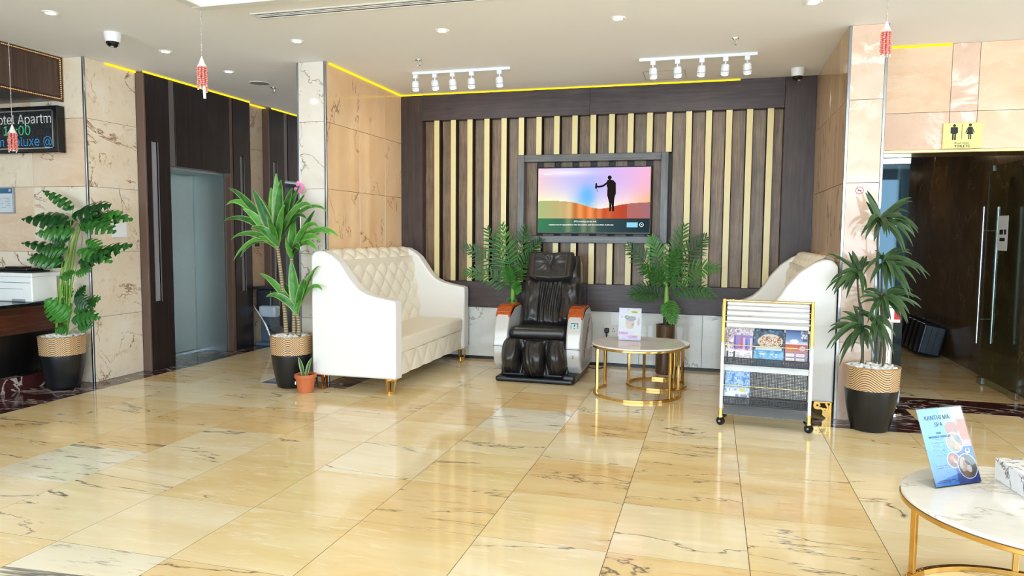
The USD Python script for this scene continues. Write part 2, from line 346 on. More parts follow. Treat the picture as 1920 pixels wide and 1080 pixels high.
# ---- wall over the washroom entrance
wt = thing('wall_right', kind='structure')
obj('core', MB().box(1.19, 2.9, 6.62, 6.93, 2.115, CEIL).box(2.68, 2.9, 6.62, 12, 0, 2.115), 'joint_brown', wt)
tiles(wt, 'y', 6.60, [1.2, 1.81, 2.006, 2.61, 3.2], [2.11, 2.41, CEIL], ['wall_peach', 'wall_pink'], seed=12)
obj('head_trim', tbox(1.2, 2.75, 6.595, 6.94, 2.085, 2.112, b=.004), 'pale_gold', wt)
obj('lobby_return', tbox(2.9, 7, 6.55, 6.9, 0, CEIL), 'plaster', wt)
# washroom passage behind the glass
wp = thing('wall_passage', kind='structure')
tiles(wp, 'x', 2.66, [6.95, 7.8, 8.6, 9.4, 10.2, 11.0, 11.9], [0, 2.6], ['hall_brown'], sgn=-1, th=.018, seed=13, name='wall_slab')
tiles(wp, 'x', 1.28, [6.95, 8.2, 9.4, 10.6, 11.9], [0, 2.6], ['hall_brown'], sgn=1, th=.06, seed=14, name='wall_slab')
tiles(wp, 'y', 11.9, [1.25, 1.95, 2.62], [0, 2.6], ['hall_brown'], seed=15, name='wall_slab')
obj('passage_lamps', MB().add(lathe([(.06, -.001), (.06, -.006), (.001, -.008)], (2.0, 7.9, 2.45), 16)).add(lathe([(.06, -.001), (.06, -.006), (.001, -.008)], (2.0, 10.0, 2.45), 16)), 'passage_glow', wp)  # lamps out of view, placed to light the passage floor and wall
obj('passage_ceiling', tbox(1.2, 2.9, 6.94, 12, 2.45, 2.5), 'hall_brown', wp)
# ---- rest of the lobby, behind and beside the camera
ws = thing('wall_shopfront', kind='structure')
ms = MB().box(-9, 7, -4.62, -4.5, 2.72, CEIL).box(-9, -6.5, -4.62, -4.5, 0, 2.72).box(4.1, 7, -4.62, -4.5, 0, 2.72).box(-6.5, 4.1, -4.62, -4.5, 0, .1)
for x in np.linspace(-6.5, 4.1, 8): ms.box(x - .03, x + .03, -4.62, -4.5, .1, 2.72)
obj('glazing_bars', ms, 'grey_plastic', ws)
wsd = thing('wall_side', kind='structure')
obj('side_wall', MB().box(6.9, 7, -4.5, -3.7, 0, CEIL).box(6.9, 7, 3.3, 6.6, 0, CEIL).box(6.9, 7, -3.7, 3.3, 2.72, CEIL).box(6.9, 7, -3.7, 3.3, 0, .15).box(6.9, 7, -2.0, -1.94, .15, 2.72).box(6.9, 7, -.25, -.19, .15, 2.72).box(6.9, 7, 1.5, 1.56, .15, 2.72).box(-9, -8.9, -4.5, 5.3, 0, CEIL), 'plaster', wsd)  # out of view; window opening set to go with the side daylight
# ---- yellow strip light in the ceiling joint
for k, bb in enumerate([(-5.456, -5.448, 5.50, 5.86, 2.932, 2.948), (-5.37, -5.362, 5.86, 7.53, 2.934, 2.948), (-5.456, -5.448, 7.53, 7.97, 2.934, 2.948), (-5.37, -5.362, 7.97, 11, 2.934, 2.948), (-3.428, -3.42, 5.99, 7.58, 2.932, 2.948), (-3.43, .22, 7.572, 7.58, 2.934, 2.948), (1.2, 1.80, 6.59, 6.598, 2.934, 2.948)]):
    obj('strip_light', tbox(*bb), 'led_yellow', thing('trim_%d' % (k + 7), kind='structure'))
# ---- ceiling downlights
dl = None
for k, (x, y) in enumerate([(-4.6, 4.17), (-4.6, 5.29), (-3.3, 5.27), (-2.04, 5.27), (-.70, 5.28), (.60, 5.24), (-4.57, 6.09)]):
    lab = ['round ceiling downlight at the left edge over the reception', 'round ceiling downlight right of the dome camera over the left wall', 'round ceiling downlight above the left column', 'round ceiling downlight in front of the left track light',
           'round ceiling downlight between the two track lights, nearer the camera', 'round ceiling downlight at the top edge left of the right garland', 'round downlight over the lift corridor, beyond the middle garland'][k]
    if dl is None:
        dl = thing('ceiling_downlight', lab, 'ceiling light', (x, y, CEIL))
        obj('trim_ring', lathe([(.034, 0), (.034, -.006), (.05, -.008), (.056, -.003), (.056, 0)], n=28), 'white_enamel', dl, 40, world=False)
        obj('lens', lathe([(.034, -.001), (.034, -.004), (.02, -.006), (.001, -.0065)], n=20), 'lens_glow', dl, world=False)
    else: dup(dl, (x, y, CEIL), 0, lab)
# unseen downlights: the ceiling grid carried on out of view to light the lobby
mb = MB()
for x, y in [(x, y) for y in (3.0, 1.7, .4, -1.0, -2.4) for x in (-4.6, -3.3, -2.04, -.7, .6, 1.9)] + [(3.4, 3.0)]:
    mb.add(lathe([(.034, -.001), (.034, -.004), (.02, -.006), (.001, -.0065)], (x, y, CEIL), 16))
obj('lamp_lenses', mb, 'lens_glow', ceil, kind='stuff')
# ================================================================== painted sheets and lettering
def lin(a):
    a = np.clip(a, 0, 1); return np.where(a <= .04045, a / 12.92, ((a + .055) / 1.055) ** 2.4)
def hexv(h): return np.array([int(h.lstrip('#')[i:i + 2], 16) / 255 for i in (0, 2, 4)])
def sheet(name, P0, ex, ez, nx, ny, fn, parent, m='print_gloss', th=.0006, gain=.78, **kw):
    """flat print: a thin plate whose front grid carries the print's colours"""
    U, V = np.meshgrid(np.linspace(0, 1, nx), np.linspace(0, 1, ny)); U, V = U.ravel(), V.ravel()
    ex, ez, P0 = map(lambda q: np.asarray(q, float), (ex, ez, P0)); nrm = np.cross(ex, ez); nrm /= np.linalg.norm(nrm)
    v = P0 + U[:, None] * ex + V[:, None] * ez
    f = []
    for j in range(ny - 1):
        for i in range(nx - 1):
            a = j * nx + i; f += [(a, a + 1, a + nx + 1), (a, a + nx + 1, a + nx)]
    c = fn(U, V); n0 = len(v)
    vb = np.array([P0, P0 + ex, P0 + ex + ez, P0 + ez]) - nrm * th
    v = np.vstack([v, vb]); c = np.vstack([c, np.full((4, 3), .9)])
    f += [(n0, n0 + 2, n0 + 1), (n0, n0 + 3, n0 + 2)]
    cor = [0, nx - 1, nx * ny - 1, nx * (ny - 1)]
    for k in range(4):
        a, b = cor[k], cor[(k + 1) % 4]; f += [(a, n0 + k, n0 + (k + 1) % 4), (a, n0 + (k + 1) % 4, b)]
    return obj(name, trimesh.Trimesh(v, np.array(f), process=False), m, parent, cd=lin(c) * gain, **kw)
class Paint:
    def __init__(s, U, V, base): s.U, s.V = U, V; s.c = np.tile(hexv(base), (len(U), 1)) if isinstance(base, str) else np.array(base)
    def put(s, mask, col):
        m = np.clip(np.asarray(mask, float), 0, 1)[:, None]; col = hexv(col) if isinstance(col, str) else np.asarray(col)
        s.c = s.c * (1 - m) + col * m; return s
    def rect(s, u0, u1, v0, v1, col): return s.put((s.U >= u0) & (s.U <= u1) & (s.V >= v0) & (s.V <= v1), col)
    def ell(s, cu, cv, ru, rv, col, ring=None):
        d = np.hypot((s.U - cu) / ru, (s.V - cv) / rv)
        if ring: s.put(d < 1 + ring, '#ffffff')
        return s.put(d < 1, col)
    def lines(s, u0, u1, vs, col, h=.006, seed=0):
        rr = np.random.RandomState(seed)
        for v in vs:
            k = rr.randint(3, 6); a = np.sort(rr.uniform(u0, u1, 2 * k)); a[0], a[-1] = u0, u1
            for i in range(0, 2 * k, 2): s.rect(a[i], a[i + 1], v - h, v + h, col)
        return s
    def mottle(s, u0, u1, v0, v1, cols, sc=9, seed=3):
        m = (s.U >= u0) & (s.U <= u1) & (s.V >= v0) & (s.V <= v1)
        n = meshkit.fbm(np.stack([s.U * sc, s.V * sc, np.full(len(s.U), seed * 3.1)], 1), 3, seed)
        n = np.clip((n - .25) / .5, 0, .999) * len(cols)
        for k, c in enumerate(cols): s.put(m & (n.astype(int) == k), c)
        return s
def grad(t, stops):
    xs = [a for a, _ in stops]; cs = np.array([hexv(b) for _, b in stops])
    return np.stack([np.interp(t, xs, cs[:, k]) for k in range(3)], 1)
def lettering(lines, O, ex, ez, parent, m, name='lettering', depth=.0008, bold=False):
    """lines: (text, capital height, x, z) in the plane spanned by unit vectors ex, ez from O"""
    ex, ez = np.asarray(ex, float), np.asarray(ez, float); n = np.cross(ex, ez); mb = MB()
    for tx, h, x, z, *al in lines:
        t = meshkit.text_mesh(tx, h, depth, bold); w = t.bounds[1][0]
        x = x - w / 2 if al and al[0] == 'c' else x - w if al and al[0] == 'r' else x
        mb.add(T(t, frame_to(np.asarray(O) + ex * x + ez * z, ex, ez, n)))
    return obj(name, mb, m, parent)

# ================================================================== slatted timber feature wall
wood('rail_wood', '#4f3f3d', '#362a2a', 'x', 30, .42)
wood('stile_wood', '#4f3f3b', '#362a28', 'z', 30, .42)
wood('plank_wood', '#9c7f61', '#6b523b', 'z', 34, .4)
wood('plank_wood_grey', '#957e63', '#6c5842', 'z', 34, .4)
wood('tv_frame_wood_x', '#6b6863', '#4a4947', 'x', 34, .3)  # same timber as the rails, its grey reflected sheen put into the colour
wood('tv_frame_wood_z', '#6b6863', '#4a4947', 'z', 34, .3)
plain('slat_face', '#dccb92', .3)
fp = thing('feature_panel', 'dark timber feature wall with pale gold vertical slats around the television', 'wall panel', (-1.26, 7.6, .585))
obj('stile', tbox(-3.428, -3.172, 7.575, 7.69, .588, 2.932, b=.002), 'stile_wood', fp)
obj('stile', tbox(.642, .928, 7.575, 7.69, .588, 2.95, b=.002), 'stile_wood', fp)
for x0, x1 in ((-3.170, -1.281), (-1.279, .640)):
    obj('rail', tbox(x0, x1, 7.575, 7.69, 2.655, 2.945, b=.002), 'rail_wood', fp)
    obj('rail', tbox(x0, x1, 7.575, 7.69, .588, .872, b=.002), 'rail_wood', fp)
SX = [-3.0 + .1953 * k for k in range(19)]
edges = [-3.170] + SX + [.640]
rp = random.Random(4)
for k in range(len(edges) - 1):
    a, b = edges[k], edges[k + 1]
    obj('backing_plank', tbox(a + (.036 if k else 0), b - (.036 if k < len(edges) - 2 else 0), 7.668 + rp.uniform(0, .003), 7.69, .872, 2.655, b=.002), rp.choice(['plank_wood', 'plank_wood', 'plank_wood_grey']), fp)
for k, x in enumerate(SX):
    for z0, z1 in (((.872, 2.655),) if not 5 <= k <= 13 else ((.872, 1.31), (2.25, 2.655))):
        s = obj('slat', tbox(x - .0285, x + .0285, 7.588, 7.69, z0 + .0005, z1 - .0005), 'batten_side', fp)
        obj('gold_facing', tbox(x - .030, x + .030, 7.582, 7.588, z0 + .001, z1 - .001, b=.002), 'slat_face', s)
for nm, bb, mm in (('frame_stile', (-2.055, -1.982, 1.312, 2.248), 'tv_frame_wood_z'), ('frame_stile', (-.533, -.458, 1.312, 2.248), 'tv_frame_wood_z'), ('frame_rail', (-1.98, -.535, 2.172, 2.248), 'tv_frame_wood_x'), ('frame_rail', (-1.98, -.535, 1.312, 1.385), 'tv_frame_wood_x')):
    obj(nm, tbox(bb[0], bb[1], 7.555, 7.69, bb[2], bb[3], b=.003), mm, fp)
# ------------------------------------------------------------------ television
tv = thing('television', 'wide flat television showing a silhouetted man in a sunset desert', 'television', (-1.22, 7.56, 1.757))
TX0, TX1, TZ0, TZ1, TY = -1.822, -.618, 1.405, 2.108, 7.505
obj('housing', tbox(TX0, TX1, TY + .006, TY + .055, TZ0, TZ1, b=.006), 'black_plastic', tv)
obj('wall_bracket', tbox(-1.5, -.94, TY + .055, 7.668, 1.6, 1.95, b=.004), 'black_plastic', tv)
def tvpic(U, V):
    p = Paint(U, V, grad(U, [(0, '#efc9d4'), (.25, '#c9c3ee'), (.5, '#b9b7f2'), (.75, '#d9b6ea'), (1, '#f3b3cf')]))
    hz = .47 + .02 * np.sin(U * 5 + 1) - .09 * np.exp(-((U - .55) / .17) ** 2)
    t = np.clip((V - hz) / .45, 0, 1)
    low = grad(U, [(0, '#f4f0c4'), (.25, '#f6f1dc'), (.45, '#7fc2ee'), (.55, '#f3efe6'), (.8, '#f8ddd2'), (1, '#f4b77c')])
    p.put((1 - t) ** 2.2, low)
    p.put(np.exp(-((U - .45) / .07) ** 2 - ((V - .58) / .16) ** 2) * .75, '#53b5f2')
    p.put(np.exp(-((U - .25) / .25) ** 2 - ((V - .93) / .05) ** 2) * .7, '#fdf2f6')
    dune = grad(U, [(0, '#a9b97e'), (.25, '#c2ab76'), (.38, '#d2783a'), (.45, '#e3692a'), (.55, '#cf6a3e'), (.75, '#b8482f'), (1, '#96504f')])
    streak = .12 * np.sin(U * 70) * np.exp(-((U - .45) / .15) ** 2)
    p.put(V < hz, dune + streak[:, None])
    p.put(((U > .8) & (V < .46) & (V > .22)) * .35, '#b7a2b4')
    bar = grad(U, [(0, '#3f7d58'), (.4, '#3e5f52'), (.7, '#33464a'), (1, '#24353c')]); p.put(V < .215, bar)
    for cu in (.28, .42, .5): p.put((V < .46) * np.exp(-((U - cu) / .03) ** 2) * .3, '#f0d9a0')
    p.rect(.80, .895, .08, .155, '#8fd2ee')
    return p.c
X, Z = np.array([1, 0, 0.]), np.array([0, 0, 1.])
sheet('screen', (TX0 + .012, TY, TZ0 + .02), X * (TX1 - TX0 - .024), Z * (TZ1 - TZ0 - .032), 200, 120, tvpic, tv, 'screen_glow', th=.006, gain=.76)
SW, SH = TX1 - TX0 - .024, TZ1 - TZ0 - .032
def scr(u, v): return (u * SW, v * SH)
emit('screen_white', '#ffffff', .95)
emit('screen_man', '#2b2622', .5)
sil = unary_union([Point(.645 * SW, .845 * SH).buffer(.021), sbox(.637 * SW, .80 * SH, .652 * SW, .84 * SH),
    Polygon([scr(.622, .80), scr(.645, .815), scr(.68, .80), scr(.70, .76), scr(.702, .60), scr(.69, .54), scr(.685, .42), scr(.69, .33), scr(.672, .325), scr(.664, .45), scr(.661, .33), scr(.645, .325), scr(.645, .45), scr(.625, .58), scr(.628, .68), scr(.62, .72)]),
    LineString([scr(.628, .77), scr(.59, .72), scr(.555, .705), scr(.53, .71)]).buffer(.0095), LineString([scr(.525, .69), scr(.527, .75)]).buffer(.009), LineString([scr(.53, .69), scr(.54, .63)]).buffer(.002)])
obj('man_silhouette', ext(sil, .0006, frame_to((TX0 + .012, TY - .0006, TZ0 + .02), (1, 0, 0), (0, 0, 1), (0, -1, 0))), 'screen_man', tv)
lettering([('CFDs trading carries risk.', .015, .33 * SW, .158 * SH), ('capital.com is regulated by the Securities and Commodities Authority', .0155, .10 * SW, .105 * SH), ('capital.com', .012, .05 * SW, .90 * SH)],
          (TX0 + .012, TY - .0008, TZ0 + .02), X, Z, tv, 'screen_white', bold=False)
obj('logo_ring', ext(Point(.93 * SW, .12 * SH).buffer(.022).difference(Point(.93 * SW, .12 * SH).buffer(.017)).union(Point(.93 * SW, .12 * SH).buffer(.006)), .0006, frame_to((TX0 + .012, TY - .0006, TZ0 + .02), (1, 0, 0), (0, 0, 1), (0, -1, 0))), 'screen_white', tv)

# ================================================================== sofas
def resample(P, n):
    P = np.vstack([P, P[:1]]); s = np.r_[0, np.cumsum(np.linalg.norm(np.diff(P, axis=0), axis=1))]
    t = np.linspace(0, s[-1], n, endpoint=False); return np.stack([np.interp(t, s, P[:, k]) for k in (0, 1)], 1)
def inset(P, d):
    t = np.roll(P, -1, 0) - np.roll(P, 1, 0); t /= np.maximum(np.linalg.norm(t, axis=1, keepdims=True), 1e-9)
    a = np.sum(P[:, 0] * np.roll(P[:, 1], -1) - P[:, 1] * np.roll(P[:, 0], -1))
    n = np.stack([-t[:, 1], t[:, 0]], 1) * np.sign(a); return P + n * d
def rounded_slab(P, w0, w1, r, lift, n=140):
    """outline P (2d) between w0 and w1 with rounded rims; lift(p2, w) -> xyz"""
    P = resample(np.asarray(P, float), n); rings = []
    for a in np.linspace(0, np.pi / 2, 5): rings.append((r * (1 - math.sin(a)), w0 + r * (1 - math.cos(a))))
    rings += [(i, w1 - (w - w0)) for i, w in rings[::-1]]
    return loft([np.array([lift(q, w) for q in inset(P, i)]) for i, w in rings])
def tuft(a, b):
    """diamond tufting, 0 in the seams and at the buttons, 1 on the pillows"""
    return np.sqrt(np.abs(np.sin(np.pi * (a + b)) * np.sin(np.pi * (a - b))))
def pad(nu, nv, fn, off):
    """closed pad: front grid fn(U, V) -> xyz, its back is the rim moved by off"""
    U, V = np.meshgrid(np.linspace(0, 1, nu), np.linspace(0, 1, nv)); F = fn(U.ravel(), V.ravel()); f = []
    for j in range(nv - 1):
        for i in range(nu - 1):
            a = j * nu + i; f += [(a, a + 1, a + nu + 1), (a, a + nu + 1, a + nu)]
    rim = list(range(nu)) + [j * nu + nu - 1 for j in range(1, nv)] + [(nv - 1) * nu + i for i in range(nu - 2, -1, -1)] + [j * nu for j in range(nv - 2, 0, -1)]
    B = F[rim] + np.asarray(off); n0 = len(F); v = np.vstack([F, B, B.mean(0)]); k = len(rim)
    for i in range(k):
        a, b = rim[i], rim[(i + 1) % k]; f += [(a, n0 + i, n0 + (i + 1) % k), (a, n0 + (i + 1) % k, b), (n0 + k, n0 + (i + 1) % k, n0 + i)]
    m = trimesh.Trimesh(v, np.array(f), process=False)
    if m.volume < 0: m.invert()
    return m
mat('leather_ivory', {'g': ('geometry', {}), 'n': ('noise_texture', {'scale': 160.0, 'detail': 3.0}), 'b': ('bump', {'strength': .25, 'distance': .001}), 'p': ('principled_bsdf', {'base_color': rgb('#eee3cd'), 'roughness': .36})},
    [('g.position', 'n.vector'), ('n.fac', 'b.height'), ('b.normal', 'p.normal')])
mat('leather_white', {'g': ('geometry', {}), 'n': ('noise_texture', {'scale': 120.0, 'detail': 3.0}), 'b': ('bump', {'strength': .3, 'distance': .001}), 'p': ('principled_bsdf', {'base_color': rgb('#eeebe6'), 'roughness': .42})},
    [('g.position', 'n.vector'), ('n.fac', 'b.height'), ('b.normal', 'p.normal')])
ARM = [(0, .132), (0, 1.19), (.02, 1.225), (.07, 1.243), (.13, 1.235), (.20, 1.20), (.27, 1.145), (.33, 1.06), (.39, .975), (.46, .905), (.54, .866), (.64, .843), (.74, .826), (.80, .815), (.81, .80), (.81, .132)]
ARM2 = [(0, .132), (0, 1.17), (.02, 1.20), (.05, 1.222), (.10, 1.224), (.17, 1.195), (.27, 1.122), (.36, 1.015), (.41, .935), (.46, .868), (.52, .81), (.60, .77), (.70, .748), (.80, .736), (.81, .72), (.81, .132)]
def sofa(label, xb, s, y0, y1, fancy):
    """xb: back plane, s: +1 the sofa faces +x"""
    t = thing('sofa', label, 'sofa', (xb + s * .4, (y0 + y1) / 2, 0))
    W = .81; aw = .15
    L = lambda q, w: (xb + s * q[0], w, q[1])
    for w0 in (y0, y1 - aw):
        m = rounded_slab(ARM2 if fancy else ARM, w0, w0 + aw, .022, L)
        if m.volume < 0: m.invert()
        obj('arm', m, 'leather_white', t, 35)
    prof = np.array([(.305, .40), (.285, .55), (.262, .75), (.235, .95), (.205, 1.08), (.165, 1.18), (.115, 1.235), (.06, 1.25), (.015, 1.225), (0.0, 1.17)])
    sl = np.r_[0, np.cumsum(np.linalg.norm(np.diff(prof, axis=0), axis=1))]
    yl = y1 - y0 - 2 * aw
    def back(U, V):
        d = V * sl[-1]; u = np.interp(d, sl, prof[:, 0]); z = np.interp(d, sl, prof[:, 1])
        tu = np.interp(d, sl, np.gradient(prof[:, 0], sl)); tz = np.interp(d, sl, np.gradient(prof[:, 1], sl)); L_ = np.hypot(tu, tz)
        h = .032 * (tuft(U * yl / .25, d / .22) - .6) * np.clip((sl[-1] - d) / .18, 0, 1)
        return np.stack([xb + s * (u + h * tz / L_), y0 + aw + U * yl, z - h * tu / L_], 1)
    b = pad(120, 90, back, (0, 0, 0))
    # a plain closed core behind the tufted skin
    bm = trimesh.util.concatenate([b, tbox(*sorted((xb + s * .001, xb + s * .2)), y0 + aw, y1 - aw, .132, 1.15)])
    obj('backrest', bm, 'leather_ivory', t, 50)
    # buttons of the tufting
    mb = MB()
    for i in range(1, int(yl / .125)):
        for j in range(1, 9):
            if (i + j) % 2: continue
            d = j * .11
            if d > sl[-1] - .2 or d < .12: continue
            mb.add(trimesh.creation.icosphere(1, .009).apply_translation((xb + s * (np.interp(d, sl, prof[:, 0]) - .012), y0 + aw + i * .125, np.interp(d, sl, prof[:, 1]))))
    obj('tufting_buttons', mb, 'leather_ivory', t, True)
    obj('seat_cushion', rbox(*sorted((xb + s * .22, xb + s * .795)), y0 + aw + .002, y1 - aw - .002, .335, .475, .03), 'leather_ivory', t, 40)
    obj('frame', tbox(*sorted((xb + s * .03, xb + s * .755)), y0 + aw, y1 - aw, .135, .34), 'leather_ivory', t)
    def fr(U, V):
        h = .014 * tuft(U * yl / .28, V * .5)
        return np.stack([xb + s * (.765 + h), y0 + aw + U * yl, .14 + V * .195], 1)
    obj('tufted_front', pad(120, 16, fr, (-s * .02, 0, 0)), 'leather_ivory', t, 50)
    for (u, su) in ((.06, 1), (.75, -1)):
        for (w, sw) in ((y0 + .05, 1), (y1 - .05, -1)):
            x = xb + s * u; mb = MB()
            if not fancy:   # open trapezoid plates meeting in a corner
                tr = Polygon([(-.052, .135), (.052, .135), (.03, 0), (-.03, 0)]); ho = Polygon([(-.034, .112), (.034, .112), (.02, .02), (-.02, .02)])
                tr = tr.difference(ho)
                mb.add(ext(tr, .014, frame_to((x, w, 0), (1, 0, 0), (0, 0, 1), (0, -1, 0))))
                mb.add(ext(tr, .014, frame_to((x - s * su * -.03, w, 0), (0, 1, 0), (0, 0, 1), (1, 0, 0))))
            else:           # scrolled bracket
                cu = [bez((-.062, .118), (-.075, .07), (-.035, .075), 9), bez((-.035, .075), (.01, .085), (.0, .03), 9), arc(-.045, .098, .016, 0, 5.2, 12)[:, :2], bez((.02, .11), (.05, .07), (.018, .045), 8), arc(.012, .062, .012, 2, 7, 9)[:, :2], bez((0, .03), (.02, .01), (.045, .004), 6)]
                sc = unary_union([LineString(c).buffer(.008) for c in cu] + [sbox(.04, 0, .056, .135), sbox(-.065, .118, .056, .135), Polygon([(.05, .0), (.02, .0), (.0, .04), (.05, .07)])])
                sx = s * su * -1
                mb.add(ext(sc, .012, frame_to((x, w, 0), (sx, 0, 0), (0, 0, 1), (0, -sx, 0))))
                mb.add(ext(sc, .012, frame_to((x + sx * .05, w, 0), (0, -sw, 0), (0, 0, 1), (-sw, 0, 0))))
            obj('leg', mb, 'gold', t)
    return t
sofa('white leather sofa with diamond-tufted back left of the massage chair', -3.415, 1, 5.62, 7.555, False)
sofa('white leather sofa half hidden behind the magazine rack', .918, -1, 5.86, 7.56, True)
# ================================================================== massage chair
mat('leather_black', {'g': ('geometry', {}), 'n': ('noise_texture', {'scale': 140.0, 'detail': 3.0}), 'b': ('bump', {'strength': .2, 'distance': .001}), 'p': ('principled_bsdf', {'base_color': rgb('#242120'), 'roughness': .27})},
    [('g.position', 'n.vector'), ('n.fac', 'b.height'), ('b.normal', 'p.normal')])
plain('shell_silver', '#c9c7c4', .28, .25)
plain('shell_grey', '#8f8d86', .35, .3)
mat('burl_orange', {'g': ('geometry', {}), 'n': ('noise_texture', {'scale': 30.0, 'detail': 4.0, 'distortion': 2.0}), 'r': ('rgb_ramp', {'ramp': [(.3, rgb('#8a3510')), (.6, rgb('#b9551d'))]}), 'p': ('principled_bsdf', {'roughness': .15})}, [('g.position', 'n.vector'), ('n.fac', 'r.fac'), ('r.color', 'p.base_color')])
plain('burl_red', '#8e2c14', .2)
plain('panel_ink', '#23262a', .5)
mc = thing('massage_chair', 'black leather massage chair with silver arm shells and orange wood caps', 'chair', (-1.585, 6.9, 0))
CX = -1.585
obj('base', MB().add(rbox(-1.95, -1.22, 6.60, 7.34, .012, .085, .03)).add(rbox(-1.965, -1.215, 6.47, 6.66, .0, .05, .02)).add(rbox(-1.33, -1.2, 6.5, 7.32, .0, .09, .03)), 'black_plastic', mc, 35)
# arm shells
AO = [(6.64, .085), (6.575, .15), (6.535, .25), (6.53, .36), (6.555, .47), (6.60, .57), (6.66, .645), (6.72, .685), (6.80, .703), (7.00, .703), (7.10, .68), (7.2, .59), (7.27, .42), (7.28, .2), (7.22, .1)]
for sgn in (-1, 1):
    xi, xo = CX + sgn * .285, CX + sgn * .425
    a, b = sorted((xi, xo))
    m = rounded_slab(AO, a, b, .022, lambda q, w: (w, q[0], q[1]), 120)
    if m.volume < 0: m.invert()
    arm = obj('arm_shell', m, 'shell_silver', mc, 40)
    # burl cap over the arm's front top
    cap = np.array([(y, z) for y, z in [(6.628, .60), (6.655, .645), (6.72, .69), (6.80, .709), (6.99, .709), (7.02, .70), (7.02, .68), (6.80, .68), (6.73, .66), (6.68, .63), (6.65, .59)]])
    m = rounded_slab(cap, a - .003, b + .003, .006, lambda q, w: (w, q[0], q[1]), 60)
    if m.volume < 0: m.invert()
    obj('wood_cap', m, 'burl_orange', arm, 40)
    # outer side: inlay panel and red burl flash
    inl = Polygon([(6.62, .16), (6.66, .12), (7.18, .14), (7.22, .25), (7.2, .5), (7.08, .62), (6.8, .64), (6.70, .58), (6.63, .42), (6.60, .28)])
    sx = xo - .0015 if sgn > 0 else xo + .0015
    fr = lambda d: frame_to((xo + sgn * d, 0, 0), (0, 1, 0), (0, 0, 1), (1, 0, 0))
    obj('side_inlay', ext(inl, .006, fr(-.003)), 'shell_grey', arm)
    fl = Polygon([(6.76, .22), (6.74, .26), (6.95, .53), (7.03, .58), (7.08, .57), (6.92, .40), (6.88, .29), (6.96, .265), (6.95, .235)])
    obj('side_flash', ext(fl, .010, fr(-.003)), 'burl_red', arm)
    gl = Polygon([(6.90, .30), (6.93, .38), (7.09, .53), (7.15, .48), (7.15, .28), (7.0, .26)])
    obj('side_panel', ext(gl, .008, fr(-.003)), 'shell_silver', arm)
    obj('front_seam', tbox(a + .004, b - .004, 6.527, 6.54, .327, .331), 'panel_ink', arm)
    if sgn > 0:
        n = np.array([0, -.39, .0]); ezz = np.array([0, .26, .97]); ezz /= np.linalg.norm(ezz)
        def remote(U, V):
            p = Paint(U, V, '#b9dde0'); p.rect(0, .07, 0, 1, '#22262a').rect(.93, 1, 0, 1, '#22262a').rect(0, 1, 0, .03, '#22262a').rect(0, 1, .97, 1, '#22262a')
            for cu, cv in ((.5, .85), (.5, .66), (.42, .48), (.58, .48), (.5, .3), (.4, .14), (.6, .14)): p.rect(cu - .1, cu + .1, cv - .05, cv + .05, '#26323c')
            return p.c
        sheet('control_label', (CX + .325, 6.5505, .42), (.068, 0, 0), ezz * .155, 24, 40, remote, mc, th=.004)
        lettering([('2', .028, CX + .355, .245, 'c')], (0, 6.528, 0), X, Z, mc, 'panel_ink', name='number')
        obj('coin_slot', rbox(CX + .325, CX + .385, 6.80, 6.86, .705, .716, .004), 'black_plastic', arm)
# seat and rolled front edge
obj('seat', MB().add(rbox(-1.865, -1.305, 6.62, 7.2, .36, .50, .04)).add(rbox(-1.865, -1.305, 6.575, 6.72, .395, .515, .055, 10)), 'leather_black', mc, 45)
obj('under_body', tbox(-1.85, -1.32, 6.66, 7.25, .07, .40), 'black_plastic', mc)
# calf rest: three puffed ridges with gathered folds
def calf(U, V):
    x = -1.928 + .645 * U; rid = np.zeros_like(U)
    belly = .72 + .28 * np.sin(np.pi * np.clip(V, 0, 1))
    for c, w in ((.155, .155), (.5, .175), (.845, .155)): rid = np.maximum(rid, np.sqrt(np.clip(1 - ((U - c - .03 * (.5 - c) * (1 - belly)) / (w * belly)) ** 2, 0, 1)))
    vert = np.sin(np.pi * np.clip(V * .96 + .02, 0, 1)) ** .55
    gather = np.clip(np.abs(V - .5) * 2, 0, 1) ** 2
    fold = .013 * np.sin(U * 96 + 2.2 * np.sin(V * 4 + U * 7)) * gather + .007 * np.sin(U * 47 + 4 * np.sin(3 * V + 11 * U)) + .018 * (meshkit.noise(np.stack([U * 16, V * 2.2, 0 * U], 1), 5) - .5)
    y = 6.58 - (.01 + .15 * rid * vert) - fold * vert
    return np.stack([x, y, .062 + .335 * V + .012 * np.sin(U * 9.4)], 1)
obj('calf_rest', pad(150, 60, calf, (0, .05, 0)), 'leather_black', mc, 60)
